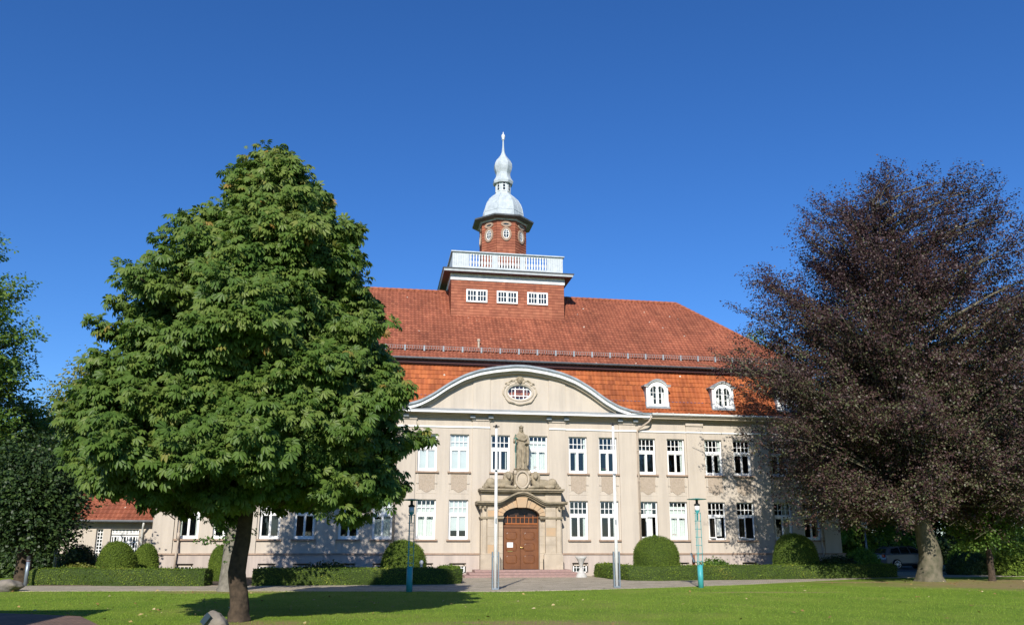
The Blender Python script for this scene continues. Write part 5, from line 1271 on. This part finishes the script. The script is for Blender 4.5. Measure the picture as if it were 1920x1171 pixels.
def hedge(label,pts,w,h,seed,dens=2300,size=.038,group='low clipped hedges'):
    rg=np.random.default_rng(seed); root=empty('hedge',(pts[0][0],pts[0][1],0),label,'hedge',group); b=MB()
    P=[]
    for (x0,y0),(x1,y1) in zip(pts[:-1],pts[1:]):
        L=math.hypot(x1-x0,y1-y0); n_=max(2,int(L/.3))
        for i in range(n_): P.append((x0+(x1-x0)*i/n_,y0+(y1-y0)*i/n_))
    P.append(pts[-1]); n_=len(P)
    sec=[(-.5,0),(-.53,.3),(-.52,.75),(-.47,.95),(-.40,1.0),(-.2,1.01),(0,1.0),(.2,1.01),(.40,1.0),(.47,.95),(.52,.75),(.5,0)]; ns=len(sec)
    for i,(x,y) in enumerate(P):
        a=P[max(i-1,0)]; c=P[min(i+1,n_-1)]; tx,ty=c[0]-a[0],c[1]-a[1]; l=math.hypot(tx,ty); nx_,ny_=ty/l,-tx/l   # right-hand side normal
        for s,z in sec:
            wob=1+.05*math.sin(i*.9+z*5+seed)+.03*math.sin(i*2.3+s*4)
            b.v.append((x+nx_*(-s)*w*wob,y+ny_*(-s)*w*wob,z*h*(1+.02*math.sin(i*.7+seed)+.012*rg.normal())))
    for i in range(n_-1):
        for k in range(ns-1): a=i*ns+k; b.f.append((a,a+1,a+ns+1,a+ns)[::-1] if False else (a,a+ns,a+ns+1,a+1))
    b.f.append(tuple(range(ns))); b.f.append(tuple((n_-1)*ns+k for k in range(ns))[::-1])
    # make sure normals face outwards
    A=np.array(b.v); cen=A.mean(0)
    o=b.build('inner_mass',M['hedgecore'],root)
    bm=bmesh.new(); bm.from_mesh(o.data); bmesh.ops.recalc_face_normals(bm,faces=bm.faces); bm.to_mesh(o.data); bm.free()
    b2=MB(); b2.v=[tuple(v.co) for v in o.data.vertices]; b2.f=[tuple(p.vertices) for p in o.data.polygons]
    L=sum(math.hypot(a[0]-c[0],a[1]-c[1]) for a,c in zip(pts[:-1],pts[1:])); n=int(L*(w+2*h)*dens)
    pos,d,nr,sc,ti=surf_leaves(b2,n,size,rg,.018); k=rg.random(n)<.03; sc[k]*=1.9; pos[k]+=d[k]/np.linalg.norm(d[k],axis=1,keepdims=True)*.02; pos[k,2]+=.02
    ti=ti+.22*np.sin(pos[:,0]*.9+seed)*np.sin(pos[:,0]*2.3+pos[:,2]*4)
    emit('foliage',RH[0],RH[1],pos,d,nr,sc,np.clip(ti,0,1),M['leaf_h'],root)
hL=PZ(150,1069,-8.2)[1]
hh=.62
hl=[GR(64,1096),GR(225,1097),GR(388,1098)]
def off(p,d): return (p[0],p[1]+d)
hedge('sunny low clipped hedge at the far left, in front of the annex',[off(hl[0],.1),off(hl[1],.0),(hl[2][0],-8.0)],.8,hh,61)
hedge('low clipped hedge between pale tree trunk and plaza, crossed by tree shade',[(-11.9,-8.0),(-8,-7.95),(-4.55,-7.9),(-4.1,-7.4),(-4.05,-4.2)],.8,hh,62)
hedge('low clipped hedge right of the plaza, running to the far right under the beech',[(3.95,-1.4),(4.0,-4.2),(4.3,-5.5),(5.2,-5.85),(9.5,-5.3),(14,-4.6),(18.2,-3.6)],.8,hh,63)
# low loose shrubs behind the hedges
def shrubpx(label,px,top,wpx,Y,seed,mt,cat='shrub',ry=.6,n=5000,size=.1,group=None,name='low_shrub'):
    k=bushpx(px,top,wpx,Y); bush(name,label,cat,k['c'],k['rx'],k['rz'],seed,mt=mt,n=n,size=size,egg=False,ry=k['rx']*ry if ry<3 else ry,group=group,jitter=.09)
shrubpx('low light green shrub patch behind the far left hedge',150,1062,110,-6.0,71,M['leaf_y'],ry=.3)
shrubpx('low dark shrub patch under the shaded windows left of the portal',610,1058,120,-5.0,72,M['leaf_d'],ry=.3)
shrubpx('low green shrub patch right of the rusty steel marker',1340,1050,70,-3.6,73,M['leaf_g'],ry=.4)
shrubpx('dark low shrub by the right corner of the hall',1570,1044,90,-2.0,74,M['leaf_d'],ry=.5)
shrubpx('dark rounded shrub in front of the annex wall, left of the narrow window',150,1025,75,-1.5,75,M['leaf_d'],ry=.8,n=8000)
shrubpx('yellow green shrub beside the parked grey car',1616,1032,60,4.5,76,M['leaf_g_lit'],ry=.7,n=9000,size=.12)
shrubpx('pale leafed bush behind the beech trunk on the right',1822,1018,90,3,77,M['leaf_g_lit'],ry=.6,n=9000,size=.13)
shrubpx('dark clipped hedge block right of the beech trunk',1815,1034,80,-1.0,78,M['leaf_d'],ry=.6,n=9000,size=.08)
shrubpx('bright leafy bush at the right edge of the picture',1905,1017,75,-2.5,79,M['leaf_h'],ry=.8,n=12000,size=.11)
shrubpx('broad green bush behind the right edge bush',1960,1000,160,6,80,M['leaf_g_lit'],ry=.5,n=9000,size=.16)
shrubpx('wide dark bush closing the view behind the drive',1690,1000,220,26,81,M['leaf_d'],ry=.3,n=12000,size=.3)
shrubpx('second dark bush under the trees far right',1850,985,220,20,82,M['leaf_d'],ry=.3,n=12000,size=.3)
shrubpx('fresh green bush right behind the hall corner',1592,975,90,17,84,M['leaf_g_lit'],ry=.5,n=9000,size=.22)
shrubpx('deep shaded bush at the far left behind the bollard',30,985,170,2,83,M['leaf_d'],ry=.5,n=14000,size=.2)
# ================================================================== FLAGPOLES, LAMPS
def flagpole(px,py,label,top_py):
    x,y=GR(px,py); base=(x,y); 
    # use measured depth near the path edge
    zt=PZ(px,top_py,y)[1]
    r=empty('flagpole',(x,y,0),label,'flagpole','white flagpoles in front of the portal')
    b=MB(); b.tube([(x,y,.06),(x,y,2.5),(x,y,zt)],[.062,.055,.036],12); 
    b.build('pole',M['polewhite'],r,smooth=True)
    b=MB(); b.box(x-.13,x-.085,y-.06,y+.06,.0,1.32); b.box(x+.085,x+.13,y-.06,y+.06,.0,1.32); b.tube([(x-.14,y,.25),(x+.14,y,.25)],.02,8); b.tube([(x-.14,y,1.15),(x+.14,y,1.15)],.02,8); b.box(x-.12,x+.12,y-.08,y+.08,-.02,.06); b.build('bracket',M['steelgrey'],r,bevel=.01)
    b=MB(); b.tube([(x,y,zt),(x,y,zt+.05)],.05,10); b.tube([(x-.12,y,zt+.06),(x+.12,y,zt+.06)],.022,8); b.ell((x,y,zt+.1),(.04,.04,.035),8); b.build('pole_cap',M['dark'],r)
    b=MB(); 
    b.tube([(x+.05,y-.05,.9),(x+.045,y-.05,zt)],.006,4); b.build('halyard',M['polewhite'],r)
    b=MB(); b.tube([(x,y-.07,2.32),(x,y-.07,2.5)],.02,6); b.tube([(x,y-.065,4.2),(x,y-.065,4.23)],.05,8); b.build('cleat',M['steelgrey'],r)
flagpole(928.5,1105,'white flagpole directly in front of the left side of the portal',802)
flagpole(1157,1101,'white flagpole right of the portal, in front of the facade windows',798)
def teal_lamp(px,py,top_py,label):
    x,y=GR(px,py); zt=PZ(px,top_py,y)[1]; r=empty('teal_lamp_post',(x,y,0),label,'lamp post','teal lattice lamp posts at the lawn edge')
    b=MB(); b.tube([(x,y,-.02),(x,y,.80)],[.105,.10],16); b.tube([(x,y,.80),(x,y,.84)],[.10,.08],16); b.build('base',M['teal'],r,smooth=True)
    b=MB(); z1=zt-.52
    for k in range(3):
        t=math.pi/2+k*2*math.pi/3+.4; b.tube([(x+.115*math.cos(t),y+.115*math.sin(t),.8),(x+.115*math.cos(t),y+.115*math.sin(t),z1)],.013,6)
    b.build('rod',M['teal'],r)
    b=MB()
    for z in np.linspace(.95,z1-.02,7):
        ps=[(x+.115*math.cos(2*math.pi*k/12),y+.115*math.sin(2*math.pi*k/12),z) for k in range(13)]; b.tube(ps,.010,5)
    b.build('ring',M['teal'],r)
    b=MB(); b.lathe([(.02,z1-.3),(.03,z1-.02),(.09,z1+.04),(.10,z1+.07)],x,y,14); b.build('lamp_holder',M['teal'],r,smooth=True)
    b=MB(); b.lathe([(.09,z1+.072),(.10,z1+.12),(.09,z1+.25)],x,y,14); b.build('lamp_glass',M['lampglass'],r,smooth=True)
    b=MB(); b.lathe([(.11,z1+.252),(.12,z1+.30),(.05,z1+.34),(.05,z1+.47)],x,y,14); b.build('lamp_head',M['dark'],r)
    b=MB(); b.lathe([(.05,zt-.06),(.37,zt-.035),(.38,zt-.02),(.1,zt+.01)],x,y,28); b.build('disc_shade',M['teal'],r)
teal_lamp(767,1109,935,'teal lattice lamp post left of the portal, beside the yew dome')
teal_lamp(1314.5,1101,934,'teal lattice lamp post right of the portal, in front of the right hedge')
# shaded lamp far left
def grey_lamp():
    x,y=PZ(102,1060,-3.5)[0],-3.5; zt=PZ(106,1000,y)[1]; r=empty('garden_lamp',(x,y,0),'slim grey garden lamp with flat shade in the far left planting','lamp post')
    b=MB(); b.tube([(x,y,0),(x,y,zt)],.06,10); b.build('pole',M['steelgrey'],r,smooth=True)
    b=MB(); b.lathe([(.08,zt),(.09,zt+.18),(.06,zt+.24)],x,y,12); b.build('lamp_head',M['lampglass'],r)
    b=MB(); b.lathe([(.06,zt+.24),(.32,zt+.27),(.08,zt+.31)],x,y,20); b.build('lamp_shade',M['dark'],r)
grey_lamp()
def lantern():
    p=atD(1627,1050,56); x,y=p.x,p.y; zt=PZ(1621,985,y)[1]; r=empty('lantern_post',(x,y,0),'square white lantern on a grey post right of the town hall corner','lamp post')
    z0=PZ(1623,990,y)[1]; z1=PZ(1621,978,y)[1]
    b=MB(); b.tube([(x,y,0),(x,y,1.3),(x,y,z0)],[.07,.055,.04],10); b.build('pole',M['steelgrey'],r,smooth=True)
    b=MB(); b.lathe([(.16,z0),(.20,z1)],x,y,4,.5); b.build('lamp_glass',M['lampglass'],r)
    b=MB(); b.lathe([(.24,z1+.001),(.2,z1+.08),(.04,z1+.2)],x,y,4,.5)
    for k in range(4):
        t=math.pi/4+k*math.pi/2; b.tube([(x+.165*math.cos(t),y+.165*math.sin(t),z0),(x+.205*math.cos(t),y+.205*math.sin(t),z1)],.014,4); t2=t+math.pi/2
        for zz2,rr_ in ((z0+.01,.165),((z0+z1)/2,.185)): b.tube([(x+rr_*math.cos(t),y+rr_*math.sin(t),zz2),(x+rr_*math.cos(t2),y+rr_*math.sin(t2),zz2)],.012,4)
    b.build('lamp_cap',M['dark'],r)
lantern()
# bollard far left, sign peg in the hedge, steel marker, planter, rocks
x,y=GR(66,1097); r=empty('bollard',(x,y-.2,0),'slim grey bollard with a dark red band at the left end of the hedge','bollard'); 
b=MB(); b.tube([(x-.25,y-.3,0),(x-.25,y-.3,1.0)],.07,12); b.build('post',M['steelgrey'],r,smooth=True); b=MB(); b.tube([(x-.25,y-.3,.98),(x-.25,y-.3,1.04)],.078,12); b.tube([(x-.25,y-.3,1.045),(x-.25,y-.3,1.12)],.072,12);b.build('cap',M['dark'],r)
b=MB(); b.tube([(x-.25,y-.3,.91),(x-.25,y-.3,.95)],.073,12); b.build('red_band',M['fascia'],r)
x,y=PZ(790,1060,-6.7)[0],-6.7; zt=PZ(790,1052,y)[1]
r=empty('path_light',(x,y,0),'small blue grey path light peeking above the hedge beside the left yew dome','light'); b=MB(); b.tube([(x,y,0),(x,y,zt-.05)],.06,10); b.build('post',M['steelgrey'],r); b=MB(); b.ell((x,y,zt-.04),(.085,.085,.11),10); b.build('head',M['lampglass'],r,smooth=True)
x,y=PZ(1300,1060,-4.6)[0],-4.6; zt=PZ(1297,1036,y)[1]
r=empty('steel_marker',(x,y,0),'rusty steel information stele with slanted grey board beside the right yew dome','sign'); b=MB(); b.box(x-.04,x+.09,y-.03,y+.03,0,zt-.1); b.build('post',M['corten'],r)
b=MB(); b.box(-.13,.13,-.02,.02,-.22,.22); b.xform(Matrix.Translation((x-.04,y-.09,zt-.2))@Matrix.Rotation(R(55),4,'Z')@Matrix.Rotation(R(-20),4,'X')); b.build('board',M['steelgrey'],r)
x,y=2.75,-1.9
r=tag(MB().lathe([(.30,.0),(.29,.03),(.22,.16),(.12,.32),(.055,.46),(.06,.50),(.13,.70),(.22,.88),(.30,1.0),(.28,1.0),(.26,.95)],x,y,28).build('hourglass_planter',M['concrete'],smooth=True),'pale concrete hourglass shaped ashtray stand at the right end of the steps','planter')
def rock(px,py,w,h,seed,label,dx=0):
    rg=np.random.default_rng(seed); x,y=GR(px,py); x+=dx; b=MB(); b.ell((0,0,0),(1,1,1),48); V=np.array(b.v)
    ph=rg.random(8)*6
    k=1+.14*np.sin(V[:,0]*2.4+ph[0])*np.cos(V[:,1]*2.1+ph[1])+.10*np.sin(V[:,2]*3.4+ph[2]+V[:,0]*2)+.05*np.sin(V[:,1]*7+ph[3])*np.sin(V[:,0]*6+ph[4])+.03*np.sin(V[:,2]*13+ph[5])*np.sin(V[:,0]*11+ph[6])-.10*np.abs(np.sin(V[:,0]*3+V[:,2]*2.2+ph[7]))
    V=V*k[:,None]; V[:,0]*=w/2; V[:,1]*=w/2.4; V[:,2]=V[:,2]*h*.62+h*.36; V[:,0]+=x; V[:,1]+=y; b.v=[tuple(q) for q in V]
    return b,x,y,label
b,x,y,l=rock(10,1108,1.0,.40,2,''); tag(b.build('boulder',M['boulder'],smooth=True),'grey boulder on the path edge at the far left','rock')
b,x,y,l=rock(403,1184,.52,.36,4,''); r=empty('memorial_stone',(x,y,0),'small boulder with a dark plaque beside the chestnut trunk','rock'); b.build('stone',M['boulder'],r,smooth=True)
b=MB(); b.box(-.07,.07,-.008,.008,-.10,.10); b.xform(Matrix.Translation((x-.15,y-.20,.25))@Matrix.Rotation(R(-35),4,'Z')@Matrix.Rotation(R(-24),4,'X')@Matrix.Rotation(R(28),4,'Y')); b.build('plaque',M['plaque'],r)
# ================================================================== CAR
def car():
    p=atD(1700,1058,63); x,y=p.x,p.y; r=empty('parked_car',(x,y,0),'dark grey five door hatchback parked on the drive behind the beech trunk','car'); r.rotation_euler=(0,0,R(2)-YAW*0)
    def PB(b,n,m,sm=False,bv=0):
        o=b.build(n,m,None,sm,bv); o.parent=r; return o
    # side profile of the body shell (x forward to the right), width tapers with height
    low=[(-2.05,.35),(-2.08,.62),(-2.02,.95),(-1.2,1.0),(-.2,.99),(.75,.96),(1.45,.86),(1.95,.68),(2.08,.45),(2.02,.28),(1.72,.22),(-1.75,.22)]
    b=MB(); n=len(low)
    def row(pr,hw): 
        i=len(b.v); b.v+= [(a,hw(c),c) for a,c in pr]; return i
    hwf=lambda z:.86-.10*abs(z-.6)
    i=row(low,lambda z:-hwf(z)); j=row([(a*.985,c) for a,c in low],lambda z:-hwf(z)*.0-.70*0-.0) if False else None
    k=row(low,hwf); b.f.append(tuple(range(i,i+n))[::-1]); b.f.append(tuple(range(k,k+n))); b.f+=[(i+q,i+(q+1)%n,k+(q+1)%n,k+q) for q in range(n)]
    body=PB(b,'body',M['carpaint'],False,.05)
    cab=[(-1.98,.96),(-1.72,1.30),(-1.35,1.44),(-.4,1.48),(.25,1.42),(1.05,.95)]; b=MB(); n=len(cab)
    hw2=lambda z:.80-.28*max(0,(z-.95))/.5
    b.v+=[(a,-hw2(c),c) for a,c in cab]+[(a,hw2(c),c) for a,c in cab]; b.f=[tuple(range(n))[::-1],tuple(range(n,2*n))]+[(q,(q+1)%n,n+(q+1)%n,n+q) for q in range(n)]; PB(b,'cabin',M['carpaint'],False,.04)
    for s in (-1,1):
        for poly_ in ([(-1.68,1.02),(-1.50,1.30),(-.95,1.38),(-.95,1.02)],[(-.87,1.02),(-.87,1.39),(-.35,1.41),(-.25,1.41),(-.22,1.02)],[(-.14,1.02),(-.14,1.40),(.2,1.36),(.78,1.02)]):
            b=MB(); b.face([(a,s*(hw2(c)+.012),c) for a,c in poly_][::(1 if s<0 else -1)]); PB(b,'side_window',M['carglass'])
        b=MB(); b.ell((.62,s*.93,1.02),(.10,.08,.07),10); PB(b,'wing_mirror',M['carpaint'],True)
        b=MB(); b.box(-2.1,-1.9,s*.55-.15,s*.55+.15,.75,.95); PB(b,'tail_light',M['redlight'],False,.03)
        b=MB(); b.ell((1.88,s*.62,.66),(.16,.16,.09),10); PB(b,'headlight',M['whitelight'],True)
        for xx in (-1.3,1.3):
            b=MB(); b.tube([(xx,s*.68,.32),(xx,s*.89,.32)],.33,28); w_=PB(b,'wheel',M['tyre'],False,.03)
            b=MB(); 
            b.tube([(xx,s*.885,.32),(xx,s*.897,.32)],.07,12)
            for q in range(10):
                t=q*math.pi/5; b.tube([(xx+.05*math.cos(t),s*.897,.32+.05*math.sin(t)),(xx+.22*math.cos(t),s*.897,.32+.22*math.sin(t))],.018,5)
            ps=[(xx+.225*math.cos(2*math.pi*q/24),s*.893,.32+.225*math.sin(2*math.pi*q/24)) for q in range(25)]; b.tube(ps,.018,6)
            o=b.build('rim',M['rim'],None); o.parent=w_
        b=MB(); b.box(-1.95,1.9,s*.845-.01,s*.845+.01,.25,.33); PB(b,'side_skirt',M['tyre'])
    b=MB(); b.face([(.32,-.52,1.40),(1.0,-.66,.99),(1.0,.66,.99),(.32,.52,1.40)]); b.xform(Matrix.Translation((.02,0,.02))); PB(b,'windscreen',M['carglass'])
    b=MB(); b.face([(-1.96,-.6,1.0),(-1.74,-.5,1.29),(-1.74,.5,1.29),(-1.96,.6,1.0)]); b.xform(Matrix.Translation((-.03,0,.02))); PB(b,'rear_window',M['carglass'])
car()
# ================================================================== GRASS BLADES, FALLEN LEAVES
rg=np.random.default_rng(99)
n=150000; t=rg.random(n)
D_=16+rg.random(n)**.8*20; th=YAW+(rg.random(n)-.5)*1.16
gx=CX+D_*np.sin(th); gy=CY+D_*np.cos(th); pth=[q for q in path[:11]]
ed=np.interp(gx,[q[0] for q in pth],[q[1] for q in pth])
ok=(gy<ed+.10*np.sin(gx*3.1)*np.sin(gx*1.3+1)+.02)&(gy>CY+14)
gx,gy=gx[ok],gy[ok]; n=len(gx)
pos=np.stack([gx,gy,lawnz(gx,gy)-.004],1); d=rg.normal(size=(n,3))*.45; d[:,2]=1
emit('grass_blades',[(0,-.12,0),(0,.12,0),(1,.0,.15)],[(0,1,2)],pos,d,rg.normal(size=(n,3)),.022+.025*rg.random(n),rg.random(n),leafmat('grass_blade',[(0,(.12,.22,.02)),(1,(.30,.38,.06)),(.5,(.19,.30,.032))],.3,.6,.2)); tag(bpy.data.objects['grass_blades'],None,None,kind='stuff')
n=420; gx=np.concatenate([rg.uniform(-22,26,220),rg.normal(-11,3.5,100),rg.normal(17,4,100)]); gy=np.concatenate([rg.uniform(-27,-11,220),rg.normal(-20,4,100),rg.normal(-11,2.2,100)])
pos=np.stack([gx,gy,np.full(n,.045)],1); d=rg.normal(size=(n,3)); d[:,2]*=.2; nr=rg.normal(size=(n,3))*.35+np.array([0,0,1])
emit('fallen_leaves',RH[0],RH[1],pos,d,nr,.06+.07*rg.random(n),rg.random(n),M['leaf_fall']); tag(bpy.data.objects['fallen_leaves'],None,None,kind='stuff')
